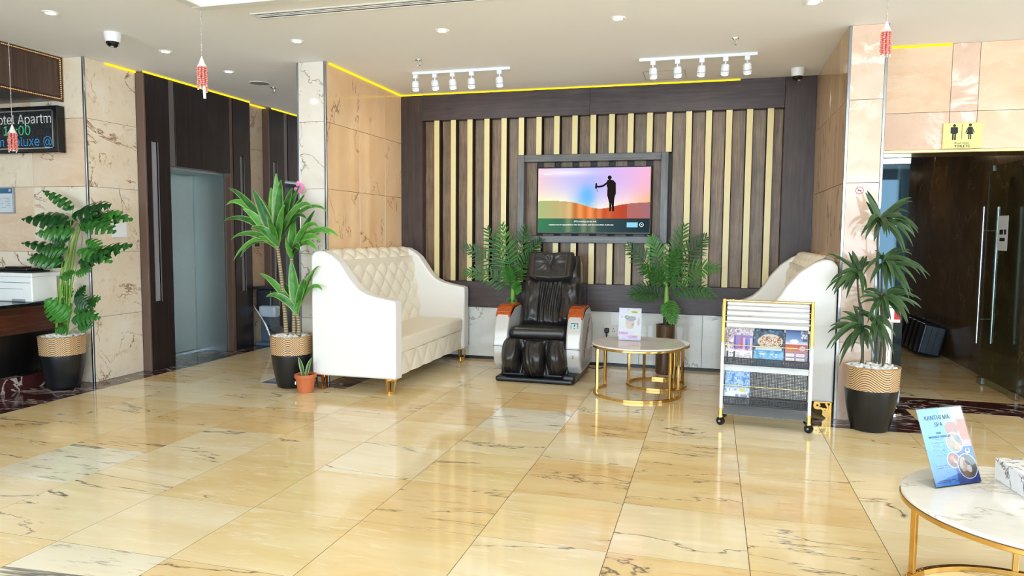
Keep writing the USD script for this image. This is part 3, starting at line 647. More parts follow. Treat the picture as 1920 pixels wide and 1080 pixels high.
# reclined backrest with side bolsters and a pleated middle
bo, bt = np.array([0, 7.00, .47]), np.array([0, 7.26, 1.18]); bd = (bt - bo) / np.linalg.norm(bt - bo); bn = np.cross([1, 0, 0], bd); bn = bn if bn[1] < 0 else -bn
def backp(U, V):
    w = np.interp(V, [0, .25, .7, .93, 1], [.275, .285, .285, .272, .255]); x = CX + .02 + (U - .5) * 2 * w
    a = np.abs(U - .5) * 2
    h = .05 * np.clip((1 - a) / .12, 0, 1) ** .5 * np.clip(V / .06, 0, 1) ** .5 * np.clip((1 - V) / .06, 0, 1) ** .5
    bol = np.exp(-((a - .62) / .24) ** 2) * .035 * np.clip((.68 - V) / .1, 0, 1) * np.clip(V / .1, 0, 1)
    pl = .011 * np.sin(U * 74 + 1.6 * np.sin(V * 7)) * (a < .34) * np.clip(V / .3, 0, 1) * np.clip((.64 - V) / .1, 0, 1)
    wr = .020 * (meshkit.noise(np.stack([U * 9, V * 8, 0 * U], 1), 2) - .5) + .014 * (meshkit.noise(np.stack([U * 22 + V * 8, V * 9 - U * 10, 0 * U], 1), 9) - .5) * (a > .36)
    seam = -.016 * np.exp(-((a - .37) / .025) ** 2) * (V < .66)
    h = h + bol + pl + wr + seam
    p = bo + V[:, None] * (bt - bo) + h[:, None] * bn; p[:, 0] = x
    return p
obj('backrest', pad(110, 90, backp, -bn * .13), 'leather_black', mc, 55)
def headp(U, V):
    w = np.interp(V, [0, .12, .8, 1], [.17, .232, .238, .222]); x = CX + .005 + (U - .5) * 2 * w; a = np.abs(U - .5) * 2
    vv = .60 + .415 * V + .02 * (1 - V) * a ** 2 - .012 * np.exp(-(a / .25) ** 2) * (V > .85)
    h = .085 + .045 * np.clip((1 - a) / .15, 0, 1) ** .5 * np.clip(V / .1, 0, 1) ** .5 * np.clip((1 - V) / .12, 0, 1) ** .5
    pin = -.03 * np.exp(-(a / .16) ** 2) * np.exp(-((V - .62) / .22) ** 2)
    rad = .007 * np.sin(9 * np.arctan2(V - .62, (U - .5) * 1.4 + 1e-6)) * np.exp(-((a / .6) ** 2 + ((V - .62) / .45) ** 2)) * np.clip(np.hypot(a, V - .62) / .15, 0, 1)
    seam = -.008 * np.exp(-((a - .72) / .03) ** 2)
    h = h + pin + rad + seam
    p = bo + vv[:, None] * (bt - bo) + h[:, None] * bn; p[:, 0] = x
    return p
obj('head_pillow', pad(90, 60, headp, -bn * .05), 'leather_black', mc, 55)
# ------------------------------------------------------------------ wall socket, plug and cable
so = thing('wall_socket', 'white double wall socket beside the massage chair', 'socket', (-1.026, 7.6, .386))
obj('plate', tbox(-1.098, -.952, 7.588, 7.5995, .326, .446, b=.004), 'white_plastic', so)
mb = MB()
for dx, dz in ((0, .018), (-.012, -.012), (.012, -.012)): mb.box(-.99 + dx - .003, -.99 + dx + .003, 7.5865, 7.589, .386 + dz - .006, .386 + dz + .006)
obj('socket_holes', mb, 'black_plastic', so)
pc = thing('power_cable', 'black plug and cable running down from the wall socket to the chair', 'cable', (-1.06, 7.57, .38))
obj('plug', MB().add(rbox(-1.085, -1.035, 7.545, 7.5875, .36, .412, .012)).add(cyl((-1.06, 7.56, .365), (-1.06, 7.56, .33), .008)), 'black_plastic', pc, 40)
path = np.vstack([bez((-1.06, 7.56, .34), (-1.06, 7.56, .1), (-1.07, 7.5, .012), 14), bez((-1.07, 7.5, .006), (-1.10, 7.35, .006), (-1.17, 7.38, .006), 10), bez((-1.17, 7.38, .006), (-1.24, 7.42, .006), (-1.21, 7.36, .03), 8)[1:]])
obj('cord', tube(path, .0045, 8), 'black_plastic', pc, True)

# ================================================================== potted palms beside the massage chair
def leafmat(name, c1, c2, rough=.4, edge=None, sc=40):
    nodes = {'oi': ('object_info', {}), 'g': ('geometry', {}), 'n': ('noise_texture', {'scale': sc, 'detail': 3.0}), 'ad': ('math', {'math_type': 'multiply_add', 'value2': .5}), 'r': ('rgb_ramp', {'ramp': [(.3, rgb(c1)), (.75, rgb(c2))]}),
             'p': ('principled_bsdf', {'roughness': rough}), 't': ('translucent_bsdf', {}), 'mx': ('mix_closure', {'fac': .22}), 'oi2': ('math', {'math_type': 'multiply', 'value2': .5})}
    links = [('g.position', 'n.vector'), ('oi.random', 'oi2.value1'), ('n.fac', 'ad.value1'), ('oi2.value', 'ad.value3'), ('ad.value', 'r.fac'), ('p.BSDF', 'mx.closure1'), ('t.BSDF', 'mx.closure2')]
    out = 'r.color'
    if edge:   # pale margins and midrib are part of the leaf: carried by the mesh attribute
        nodes |= {'at': ('attribute', {'attribute': 'Cd'}), 'sx': ('separate_color', {}), 'me': ('mix', {'color2': rgb(edge)})}
        links += [('at.color', 'sx.color'), ('sx.r', 'me.fac'), (out, 'me.color1')]; out = 'me.color'
    links += [(out, 'p.base_color'), (out, 't.color')]
    mat(name, nodes, links, surface='mx.closure')
leafmat('palm_green', '#20501d', '#4f953c')
leafmat('monstera_green', '#184b1f', '#4c9836', .28, edge='#b9cf5a', sc=30)
leafmat('dracaena_green', '#23662a', '#6fbd4a', .3, edge='#dbe59a', sc=18)
leafmat('dark_leaf', '#2a4526', '#4b6b3c', .38, edge='#6f8c50', sc=18)
leafmat('snake_leaf', '#1e5a2a', '#3c8a3c', .35, edge='#dcdca0', sc=50)
plain('stem_green', '#79a83a', .4)
plain('stem_dark', '#4a4632', .6)
mat('bark', {'g': ('geometry', {}), 'w': ('wave_texture', {'bands_direction': 'z', 'scale': 14.0, 'distortion': 2.5, 'detail': 2.0}), 'r': ('rgb_ramp', {'ramp': [(.2, rgb('#77664b')), (.8, rgb('#b3a07e'))]}), 'b': ('bump', {'strength': .5, 'distance': .004}), 'p': ('principled_bsdf', {'roughness': .7})},
    [('g.position', 'w.vector'), ('w.fac', 'r.fac'), ('r.color', 'p.base_color'), ('w.fac', 'b.height'), ('b.normal', 'p.normal')])
wood('pot_wood', '#7a5a3c', '#3a2818', 'z', 40, .35)
plain('soil', '#2a211a', .9)
def blade(path, width, up0=(0, 0, 1), n=5, fold=.25, twist=0.0, prof=None, wave=0.0):
    """leaf blade along a path: width(t) across, folded along the midrib; returns mesh and the edge weight of each vertex"""
    P = np.asarray(path, float); k = len(P); tg = np.gradient(P, axis=0); tg /= np.linalg.norm(tg, axis=1, keepdims=True)
    up = np.asarray(up0, float); t = np.linspace(0, 1, k); w = width(t) if callable(width) else width
    rows, cw = [], []; offs = np.linspace(-1, 1, 2 * n + 1)
    for i in range(k):
        s = np.cross(tg[i], up); s /= max(np.linalg.norm(s), 1e-6); nn = np.cross(s, tg[i])
        a = twist * t[i]; s, nn = s * math.cos(a) + nn * math.sin(a), nn * math.cos(a) - s * math.sin(a)
        rows.append(np.array([P[i] + s * o * w[i] + nn * (abs(o) * fold * w[i] + wave * math.sin(t[i] * 19 + o) * abs(o)) for o in offs])); cw.append(np.abs(offs))
    m = loft(rows, False, False); return m, np.concatenate(cw)
def thick(m, th=.0012):
    """a thin leaf gets two faces"""
    v, f = np.array(m.vertices), np.array(m.faces); n = np.zeros_like(v); fn = np.cross(v[f[:, 1]] - v[f[:, 0]], v[f[:, 2]] - v[f[:, 0]])
    for k in range(3): np.add.at(n, f[:, k], fn)
    n /= np.maximum(np.linalg.norm(n, axis=1, keepdims=True), 1e-12)
    return trimesh.Trimesh(np.vstack([v + n * th / 2, v - n * th / 2]), np.vstack([f, f[:, ::-1] + len(v)]), process=False)
EDGE = {'dracaena_green': .6, 'dark_leaf': .6}
def leafobj(name, m, cw, mm, parent, edge=(.86, 1.0), rib=.0):
    t = thick(m); e = np.clip((cw - edge[0]) / max(edge[1] - edge[0], 1e-6), 0, 1)
    if rib: e = np.maximum(e, (cw < rib) * .8)
    e = e * EDGE.get(mm, 1.0)
    cd = np.tile(e[:, None], (2, 3)); return obj(name, t, mm, parent, smooth=True, cd=cd)
def frond(base, tip, sag, rng, nl=26, ll=.16, parent=None, mm='palm_green', side=(0, -1, .35)):
    """feather palm frond: a rachis with paired leaflets, one mesh"""
    base, tip = np.asarray(base, float), np.asarray(tip, float); L = np.linalg.norm(tip - base)
    mid = (base + tip) / 2 + np.array([0, 0, sag * L]); P = bez(base, mid, tip, 30); tg = np.gradient(P, axis=0); tg /= np.linalg.norm(tg, axis=1, keepdims=True)
    ms = [tube(P, np.linspace(.006, .002, 30), 6)]
    for i in np.linspace(5, 29, nl):
        j = int(i); p = P[j]; d = tg[j]; t = (i - 5) / 24
        s = np.cross(d, (0, 0, 1) if side is None else side); s /= max(np.linalg.norm(s), 1e-6); nn = np.cross(s, d)
        l = ll * (.45 + .75 * math.sin(math.pi * (.18 + .8 * t)) ** 1.0) * rng.uniform(.9, 1.08) * 1.02
        for q in (-1, 1):
            dr = d * (.42 + .45 * t) + s * q * (1.0 - .45 * t) + nn * .16; dr /= np.linalg.norm(dr)
            e = p + dr * l + np.array([0, 0, -.12 * l]); m, _ = blade(bez(p, p + dr * l * .55 + nn * .01, e, 6), lambda t: .0085 * np.sin(np.pi * np.clip(t * .9 + .1, 0, 1)) ** .6 + .0003, up0=nn + np.array([0, 0, .01]), n=1, fold=.35)
            ms.append(m)
    return obj('frond', thick(trimesh.util.concatenate(ms), .0008), mm, parent, smooth=True)
def palm(label, x, y, ztop, fr, potr, poth, seed):
    rng = random.Random(seed); t = thing('potted_palm', label, 'potted plant', (x, y, 0))
    p = obj('pot', lathe([(potr * .92, 0), (potr, .02), (potr, poth - .012), (potr + .004, poth - .008), (potr + .004, poth), (potr - .015, poth), (potr - .015, poth - .03), (.001, poth - .03)], (x, y, 0), 28), 'pot_wood', t, 35)
    obj('pot_rim_band', lathe([(potr + .001, poth - .16), (potr + .004, poth - .158), (potr + .004, poth - .145), (potr + .001, poth - .143)], (x, y, 0), 28), 'soil', p)
    obj('trunk', MB().add(tube([(x, y, poth - .03), (x, y, poth + .08), (x + .004, y, poth + .17)], [.026, .026, .03], 12)), 'stem_dark', t, True)
    obj('sheath', tube([(x + .004, y, poth + .16), (x + .003, y, poth + .28), (x, y, poth + .42)], [.032, .024, .014], 12), 'stem_green', t, True)
    for b, tip, sag, ll in fr: frond(b, tip, sag, rng, 15, ll, t)
    return t
PX, PY = -.437, 7.36
c = np.array([PX, PY, .72])
def rel(px, py, dy): return at(px, py, PY + dy)
palm('feathery green palm in a wooden pot behind the small round table', PX, PY, .72, [
    (c + [0, 0, .12], rel(1180, 462, .02), .12, .13), (c + [0, 0, .16], rel(1222, 447, .06), .05, .13), (c + [0, 0, .2], rel(1283, 425, .0), .0, .14), (c + [0, 0, .18], rel(1322, 447, .05), .12, .14),
    (c + [0, 0, .12], rel(1342, 503, -.12), .28, .12), (c + [0, 0, .06], rel(1336, 555, -.15), .34, .11), (c + [0, 0, .03], rel(1186, 552, -.1), .3, .12), (c + [0, 0, .02], rel(1262, 603, -.2), .2, .1), (c + [0, 0, .15], rel(1205, 500, -.22), .12, .09), (c + [0, 0, .14], rel(1268, 470, -.18), .08, .1)], .093, .5, 3)
PX, PY = -2.06, 7.42
c = np.array([PX, PY, .66])
palm('feathery green palm standing between the left sofa and massage chair', PX, PY, .72, [
    (c + [0, 0, .2], rel(915, 432, .0), .0, .14), (c + [0, 0, .2], rel(942, 424, -.05), .02, .14), (c + [0, 0, .2], rel(985, 428, .03), .04, .14), (c + [0, 0, .15], rel(874, 463, -.05), .2, .12), (c + [0, 0, .1], rel(873, 512, -.15), .3, .11),
    (c + [0, 0, .16], rel(1000, 473, -.05), .22, .12), (c + [0, 0, .1], rel(975, 535, -.06), .12, .075), (c + [0, 0, .08], rel(958, 580, -.05), .10, .075), (c + [0, 0, .15], rel(950, 500, -.1), .1, .08), (c + [0, 0, .17], rel(1010, 452, .08), .14, .12)], .093, .5, 5)
# ================================================================== round tables
stone('table_marble', '#e3ddd3', '#ece7df', '#f2efe9', '#c4bbac', rough=.08, sc=3.0, vsc=2.2, vw=.012, rare=(.45, .55), stretch=(.5, 1.3, 1), rot=(0, 0, .5))
def round_table(label, x, y, r, h, a0, a1, legs, top='table_marble', ring_r=None, full=False):
    t = thing('side_table', label, 'table', (x, y, 0)); rr = ring_r or r - .03
    obj('marble_top', lathe([(.001, h - .016), (r - .006, h - .016), (r, h - .011), (r, h - .004), (r - .005, h), (.001, h)], (x, y, 0), 72), top, t, 35)
    obj('top_band', lathe([(r - .03, h - .034), (r - .002, h - .034), (r + .003, h - .030), (r + .003, h - .017), (r - .03, h - .017)], (x, y, 0), 72), 'gold', t, 35)
    P = arc(x, y, rr, a0, a1, 60, .0)
    rings = [np.array([[p[0] + d * math.cos(a), p[1] + d * math.sin(a), z] for d, z in ((-.011, .001), (.011, .001), (.011, .022), (-.011, .022))]) for p, a in zip(P, np.linspace(a0, a1, 60))]
    m = loft(rings + ([rings[0]] if full else []), not full)
    if m.volume < 0: m.invert()
    obj('base_ring', m, 'gold', t)
    for a in legs:
        lx, ly = x + rr * math.cos(a), y + rr * math.sin(a)
        b = tbox(-.011, .011, -.011, .011, .022, h - .034, b=.002); b.apply_transform(rotm((0, 0, 1), a)); b.apply_translation((lx, ly, 0))
        obj('leg', b, 'gold', t)
    return t
R_ = math.radians
round_table('larger white marble table with open gold ring base beside the massage chair', -.61, 6.33, .405, .455, R_(145), R_(385), [R_(147), R_(208), R_(322), R_(383)])
round_table('smaller gold-ringed table nested under the marble one near the palm pot', -.475, 6.76, .30, .405, 0, 2 * math.pi, [R_(30), R_(120), R_(205), R_(310)], full=True)
round_table('white marble table with gold legs in the near right corner', 1.16, 2.90, .45, .452, R_(20), R_(300), [R_(138), R_(79), R_(22), R_(298)], ring_r=.447)
# ------------------------------------------------------------------ acrylic leaflet stands
mat('acrylic', {'f': ('value', {'value': .012}), 't': ('transparent_bsdf', {'color': (.96, .98, .98)}), 'g': ('glossy_bsdf', {'roughness': .03, 'color': (1, 1, 1)}), 'm': ('mix_closure', {})}, [('f.value', 'm.fac'), ('t.BSDF', 'm.closure1'), ('g.BSDF', 'm.closure2')], surface='m.closure')
plain('ink_black', '#1b1b1e', .6); plain('ink_navy', '#173a63', .6); plain('ink_white', '#f4f6f8', .5); plain('ink_yellow', '#f0d23c', .5)
def leaflet_stand(label, o, ang, w, h, lean, fn, nx, ny):
    t = thing('leaflet_stand', label, 'leaflet stand', (o[0], o[1], o[2]))
    e = np.array([math.cos(ang), math.sin(ang), 0]); m = np.array([-e[1], e[0], 0]); u = m * math.sin(lean) + Z * math.cos(lean); n = np.cross(e, u); o = np.asarray(o, float) + Z * .002
    def pl(a0, a1, b0, b1, c0, c1): return T(tbox(a0, a1, b0, b1, c0, c1), frame_to(o, e, u, n))
    obj('front_sheet', pl(0, w, 0, h, .0022, .0042), 'acrylic', t)
    obj('back_sheet', pl(0, w, 0, h, -.004, -.002), 'acrylic', t)
    obj('foot', T(tbox(0, w, 0, .09, 0, .002), frame_to(np.asarray(o) - Z * .0018, e, m, Z)), 'acrylic', t)
    sheet('leaflet', o + e * .004 + u * .004 + n * .0015, e * (w - .008), u * (h - .008), nx, ny, fn, t, gain=.6)
    return t, o + n * .0018, e, u
def pinkleaf(U, V):
    p = Paint(U, V, grad(V, [(0, '#e9cdf0'), (.35, '#f6e3ee'), (.7, '#f3dfe6'), (1, '#e6cdea')]))
    p.ell(.45, .55, .38, .28, '#f6e6da').ell(.5, .52, .2, .17, '#e2ab85').ell(.46, .47, .12, .1, '#eab994').ell(.62, .49, .06, .02, '#7a4630')
    p.ell(.55, .68, .24, .08, '#8b7c78').ell(.35, .72, .11, .06, '#6d615e').ell(.37, .73, .04, .02, '#d8cfc9')
    for a, b in ((.88, .62), (.84, .56), (.92, .55), (.88, .5), (.9, .68)): p.ell(a, b, .05, .035, '#b98f7c').ell(a, b, .02, .015, '#efe0d6')
    p.ell(.68, .89, .24, .075, '#f2e04c').rect(.55, .78, .90, .915, '#3a352a').rect(.6, .82, .865, .89, '#4a3a2a')
    p.rect(.02, .40, .17, .26, '#e25aa2').rect(.40, .84, .07, .135, '#de4f98').ell(.82, .2, .14, .05, '#f2e6a6')
    p.lines(.05, .37, (.215,), '#f9d7ea', .012, 1).lines(.43, .8, (.1,), '#f9d7ea', .01, 2).lines(.05, .95, (.03,), '#9d7fb0', .008, 3).ell(.12, .72, .05, .03, '#c98fc7').ell(.42, .96, .05, .02, '#c58fbd')
    return p.c
leaflet_stand('pink leaflet in a clear stand on the small marble table', (-.795, 6.42, .4555), -.02, .203, .292, .08, pinkleaf, 44, 62)
def spaleaf(U, V):
    p = Paint(U, V, grad(V, [(0, '#2a6fc4'), (.35, '#4a9ae0'), (.7, '#7cc0f0'), (1, '#8ec9f2')]))
    edge = .5 + .22 * np.clip((.95 - V) / .5, 0, 1) ** 1.2
    p.put((U > edge) & (V > .45), '#e7d9d2')
    p.put((U > .46) & (V > .78) & (U < .82) & (U > edge - .05), '#a9d9b4'); p.mottle(.5, .82, .8, 1, ['#a4d6b0', '#c4e6c9', '#8fcaa2'], 9, 5)
    p.put((U > edge) & (U > .72) & (V > .8), '#d9c3c6'); p.put((U > .80) & (V > .55) & (V < .83), '#e2866a'); p.put((U > .8) & (V > .48) & (V < .56), '#d9a7ae')
    p.ell(.66, .72, .15, .09, '#c9877c'); p.put((V < .47) & (U > .52), grad(V, [(0, '#1d2f86'), (.47, '#3b66c8')]))
    p.ell(.64, .535, .17, .125, '#b6a08a', .06).put((np.hypot((U - .64) / .17, (V - .535) / .125) < 1) & (V - .5 < (U - .6)), '#8a9088').ell(.69, .485, .09, .05, '#dba273').put((np.hypot((U - .64) / .17, (V - .535) / .125) < 1) & (np.abs(V - .62 + (U - .6) * 1.2) < .02), '#e7cdbb')
    p.ell(.52, .31, .13, .095, '#a05a44', .07).ell(.5, .34, .05, .03, '#d88a6a').ell(.55, .29, .04, .03, '#e0a07e').ell(.5, .255, .06, .02, '#7a3f33')
    p.ell(.79, .215, .2, .155, '#5c5450', .05).ell(.72, .24, .09, .1, '#c69f90').ell(.86, .28, .1, .06, '#6b6663').ell(.82, .18, .05, .05, '#d9c9c0').ell(.74, .12, .07, .04, '#8a5c4c')
    p.ell(.88, .41, .05, .035, '#e8eef8').ell(.88, .42, .03, .02, '#2d4fae')
    p.lines(.1, .42, (.595,), '#35507c', .004, 9).lines(.14, .42, (.55, .525, .50, .475, .45, .425), '#3f6fae', .0045, 4).lines(.2, .42, (.385,), '#2f5f9f', .0045, 5).lines(.12, .4, (.255, .225), '#22508f', .0055, 6).lines(.06, .62, (.07, .045), '#163a78', .0055, 7)
    return p.c
ls, lo, le, lu = leaflet_stand('blue spa leaflet in a clear stand on the near right table', (.8356, 2.9768, .4525), .58967, .2367, .2996, .3759, spaleaf, 110, 140)
lettering([('KANTHEMA', .0165, .095 * 1.0, .252, 'c'), ('SPA', .0155, .093, .226, 'c'), ('THAI', .008, .083, .197, 'c'), ('MASSAGE SERVICES', .008, .085, .183, 'c')], lo, le, lu, ls, 'ink_navy', name='leaflet_lettering')
# ------------------------------------------------------------------ tissue box on the near table
stone('box_print', '#e8e8ea', '#f2f2f3', '#f6f6f6', '#2c2c30', rough=.35, sc=8, vsc=9.0, vw=.035, rare=(.38, .46), vdist=1.6)
tb = thing('tissue_box', 'marble-patterned tissue box on the near right table', 'tissue box', (1.215, 3.07, .4525), R_(-83.8))
mbx = MB(); L0, W0, H0 = .125, .105, .085
obj('carton', MB().box(-L0, L0, -.035 - .07 + .0, W0 - .0, 0, H0, b=.002), 'box_print', tb, world=False)
def tis(U, V):
    x = (U - .5) * .11; y = (V - .5) * .05
    z = H0 - .004 + .055 * np.exp(-((U - .5) / .32) ** 2) * np.exp(-((V - .5) / .3) ** 2) + .012 * np.sin(U * 20 + V * 9) * np.exp(-((V - .5) / .35) ** 2)
    return np.stack([x, y + .0, z], 1)
obj('tissue', pad(30, 20, tis, (0, 0, -.003)), 'ink_white', tb, 60, world=False)

# ================================================================== magazine rack
plain('perforated_black', '#26282c', .45)
plain('rack_shelf', '#7d7f82', .35)
MRX, MRY, MRA = .394, 5.44, R_(-4.7)
mr = thing('magazine_rack', 'gold and white wheeled magazine rack with black perforated trays', 'magazine rack', (MRX, MRY, 0), MRA)
o_ = lambda nm, m, mm, par=mr, sm=False: obj(nm, m, mm, par, sm, world=False)
HW = .303   # half width; local x across, y towards the wall
for s in (-1, 1):
    x = s * HW
    low = MB().box(x - .011, x + .011, -.012, .012, .055, .62, b=.003)
    po = o_('post', low, 'white_enamel')
    o_('gold_foot', MB().box(x - .012, x + .012, -.013, .013, .052, .13, b=.003), 'gold', po)
    up = tbox(x - .012, x + .012, -.013, .013, 0, .335, b=.003); up.apply_transform(rotm((1, 0, 0), R_(-13))); up.apply_translation((0, 0, .605))
    o_('gold_upright', up, 'gold', po)
    rear = tbox(x - .01, x + .01, -.01, .01, 0, .60, b=.003); rear.apply_transform(rotm((1, 0, 0), R_(20))); rear.apply_translation((0, .235, .055))
    o_('rear_post', rear, 'white_enamel', po)
    o_('side_rail', tube([(x, 0, .11), (x, .22, .10)], .007, 8), 'gold', po)
    for y in (0.0, .235):
        c = o_('caster', MB().add(cyl((x - .006, y - .010, .030), (x + .006, y + .010, .030), .030, 22)), 'black_plastic', mr, 35)
        o_('caster_fork', MB().add(cyl((x - .009, y - .015, .030), (x + .009, y + .015, .030), .008, 10)).box(x - .015, x + .015, y - .012, y + .02, .061, .067), 'grey_plastic', c)
def onup(d): return np.array([0, d * math.sin(R_(13)), .605 + d * math.cos(R_(13))])
p = onup(.325); o_('top_bar', cyl((-HW - .01, p[1], p[2]), (HW + .01, p[1], p[2]), .0095, 14), 'pale_gold', mr, True)
plain('rod_white', '#e4e4e2', .25)
for k, d in enumerate((.302, .268, .230, .188, .140)):
    p = onup(d) + np.array([0, .012 * (k % 2) + .02, 0])
    r = o_('newspaper_rod', cyl((-HW + .012, p[1], p[2]), (HW - .012, p[1], p[2]), .0155 if k else .012, 14), 'rod_white', mr, True)
    o_('rod_caps', MB().add(cyl((-HW + .004, p[1], p[2]), (-HW + .02, p[1], p[2]), .018, 10)).add(cyl((HW - .02, p[1], p[2]), (HW - .004, p[1], p[2]), .018, 10)), 'black_plastic', r, True)
def perforated(x0, x1, z0, z1, pitch, hole):
    nx, nz = int((x1 - x0 - .012) / pitch), int((z1 - z0 - .010) / pitch); polys = []
    ox, oz = (x1 - x0 - nx * pitch) / 2, (z1 - z0 - nz * pitch) / 2
    # bars between the holes: cheap lattice
    mb = MB()
    for i in range(nx + 1): mb.box(x0 + ox + i * pitch - (pitch - hole) / 2, x0 + ox + i * pitch + (pitch - hole) / 2, -.0008, .0008, z0, z1)
    for j in range(nz + 1): mb.box(x0, x1, -.0012, .0004, z0 + oz + j * pitch - (pitch - hole) / 2, z0 + oz + j * pitch + (pitch - hole) / 2)
    mb.box(x0, x0 + ox, -.001, .001, z0, z1).box(x1 - ox, x1, -.001, .001, z0, z1).box(x0, x1, -.001, .001, z0, z0 + oz).box(x0, x1, -.001, .001, z1 - oz, z1)
    return mb.mesh()
def tray(zb, zt, zl):
    y0 = .012
    b = perforated(-HW + .012, HW - .012, 0, zt - zb, .0105, .0062); b.apply_transform(rotm((1, 0, 0), R_(-14))); b.apply_translation((0, y0 + .06, zb))
    bk = o_('tray_back', b, 'perforated_black')
    o_('tray_floor', tbox(-HW + .012, HW - .012, y0 - .004, y0 + .065, zb, zb + .003), 'perforated_black', bk)
    f = perforated(-HW + .012, HW - .012, zb, zb + zl, .0105, .0056); f.apply_translation((0, y0 - .003, 0)); o_('tray_lip', f, 'perforated_black', bk)
    o_('retaining_bar', cyl((-HW, y0 - .004, zb + .145), (HW, y0 - .004, zb + .145), .0035, 8), 'pale_gold', bk, True)
    return bk
tray(.455, .70, .055); tray(.155, .41, .062)
o_('divider_panel', tbox(-HW + .012, HW - .012, .088, .092, .395, .456), 'rod_white', mr)
sh = tbox(-HW + .012, HW - .012, 0, .20, -.002, .002); sh.apply_transform(rotm((1, 0, 0), R_(12))); sh.apply_translation((0, -.005, .085)); o_('bottom_shelf', sh, 'rack_shelf', mr)
# magazines standing in the trays
def magazine(label, x0, w, h, zb, fn, nx, ny):
    t = thing('magazine', label, 'magazine', (MRX, MRY, 0), MRA)
    a = R_(14); e = np.array([1, 0, 0]); u = np.array([0, math.sin(a), math.cos(a)]); n = np.cross(e, u); o = np.array([x0, .0345, zb + .004])
    obj('pages', T(tbox(0, w, 0, h, -.007, -.0008), frame_to(o, e, u, n)), 'ink_white', t, world=False)
    sheet('cover', o, e * w, u * h, nx, ny, fn, t, world=False)
    return t
def cover_a(U, V):
    p = Paint(U, V, '#e9dfe6').mottle(0, 1, .78, 1, ['#e6d6de', '#b9a9b6', '#f2e9ee', '#8f7f92'], 12, 1)
    p.rect(.3, 1, .40, .80, '#8d7fc0'); 
    for k, c in enumerate(['#5c4fa8', '#8f7cc8', '#b36bb0', '#d0566f', '#c9c2e6', '#5f6bc0', '#9a86cc', '#d9d0ea']): p.put((U > .3 + .085 * k) & (U < .37 + .085 * k) & (V > .44) & (V < .78 - .05 * (k % 3)), c)
    p.mottle(0, .3, .42, .85, ['#efe3e6', '#c9b2b6', '#7c6a70', '#f2ecee'], 14, 2).rect(0, 1, 0, .38, '#efe7e9').lines(.4, .95, (.30, .26, .22, .18, .14, .1), '#9a93a6', .010, 1).rect(.04, .1, .04, .34, '#2f2c36').rect(.30, .36, .06, .34, '#34313a').lines(.14, .28, (.3, .24, .18, .12), '#7a7280', .014, 4)
    return p.mottle(.3, 1, .38, .44, ['#b97a9a', '#e8d3dc', '#a8567a'], 22, 6).c
def cover_b(U, V):
    p = Paint(U, V, grad(V, [(0, '#5d9bc4'), (.35, '#6aa3cf'), (.45, '#26445c'), (1, '#3c4f6e')])).mottle(0, 1, .42, 1, ['#1e2c40', '#33536f', '#4c7397', '#222b3a', '#6d8fb2'], 10, 8)
    p.ell(.55, .63, .42, .19, '#d9cdb8').mottle(.2, .92, .5, .76, ['#c9ac88', '#e9dcc6', '#a8603c', '#efe6d6', '#8a4a30', '#dcc7a6'], 16, 9).put((np.hypot((U - .55) / .42, (V - .63) / .19) > 1) & (V > .44) & (V < .8) & (U > .16), '#2a3c52')
    p.rect(.05, .95, .40, .47, '#cfe0ee').mottle(0, 1, 0, .38, ['#4f94c6', '#6fb0da', '#8cc4e6', '#5b9cca'], 8, 3).lines(.2, .8, (.3, .24, .1), '#e9f3fa', .012, 5)
    return p.c
def cover_c(U, V):
    p = Paint(U, V, grad(V, [(0, '#d9a9c0'), (.5, '#cf7f8f'), (.62, '#e9e2ee'), (.7, '#7ea6d6'), (1, '#3f5f9c')]))
    p.ell(.4, .68, .2, .06, '#f4eef2').rect(.78, 1, .68, 1, '#4c4a5c').mottle(.7, .98, .76, .98, ['#d9d6e0', '#5c6a92', '#e9e6ee'], 14, 3).rect(0, 1, .5, .6, '#c9564f').rect(.05, .55, .44, .54, '#e08a3c').ell(.78, .5, .14, .06, '#e6d9e6')
    p.rect(0, 1, 0, .38, '#a58cc4')
    for a in (.04, .5): 
        for b in (.03, .16, .28): p.rect(a, a + .38, b, b + .085, '#f2ecdf').rect(a, a + .38, b + .085, b + .1, '#6f5f9c').lines(a + .05, a + .3, (b + .045,), '#d3b27c', .012, 3)
    return p.c
def cover_d(U, V):
    p = Paint(U, V, grad(V, [(0, '#dfe9f4'), (.45, '#cfe0f0'), (.6, '#5c93d0'), (1, '#5a8fcc')])).mottle(0, 1, .5, 1, ['#3f7cc4', '#7fb0e0', '#a6cbec', '#5b92d2', '#cfe3f4'], 9, 12)
    p.lines(.08, .6, (.92, .85, .78, .71, .64), '#dbeaf6', .012, 8).mottle(0, 1, .18, .45, ['#eef3f8', '#c3d3e6', '#8ca6c4', '#f4f7fa'], 7, 2).ell(.45, .22, .5, .18, '#eceef2').mottle(.45, .95, .1, .3, ['#3c4450', '#8a96a8', '#e4e8ee', '#6a7686'], 13, 4).rect(0, 1, 0, .06, '#e3e6ea')
    return p.ell(.7, .42, .12, .05, '#d9d23c').c
magazine('pale magazine with purple striped cover, upper left of the rack', -.285, .19, .265, .455, cover_a, 44, 60)
magazine('magazine with a food plate on blue in the upper middle of the rack', -.088, .205, .282, .455, cover_b, 44, 60)
magazine('magazine with sky cover and price boxes, upper right of the rack', .128, .148, .275, .455, cover_c, 40, 60)
magazine('pale blue magazine standing alone in the lower rack tray', -.285, .178, .245, .155, cover_d, 44, 60)

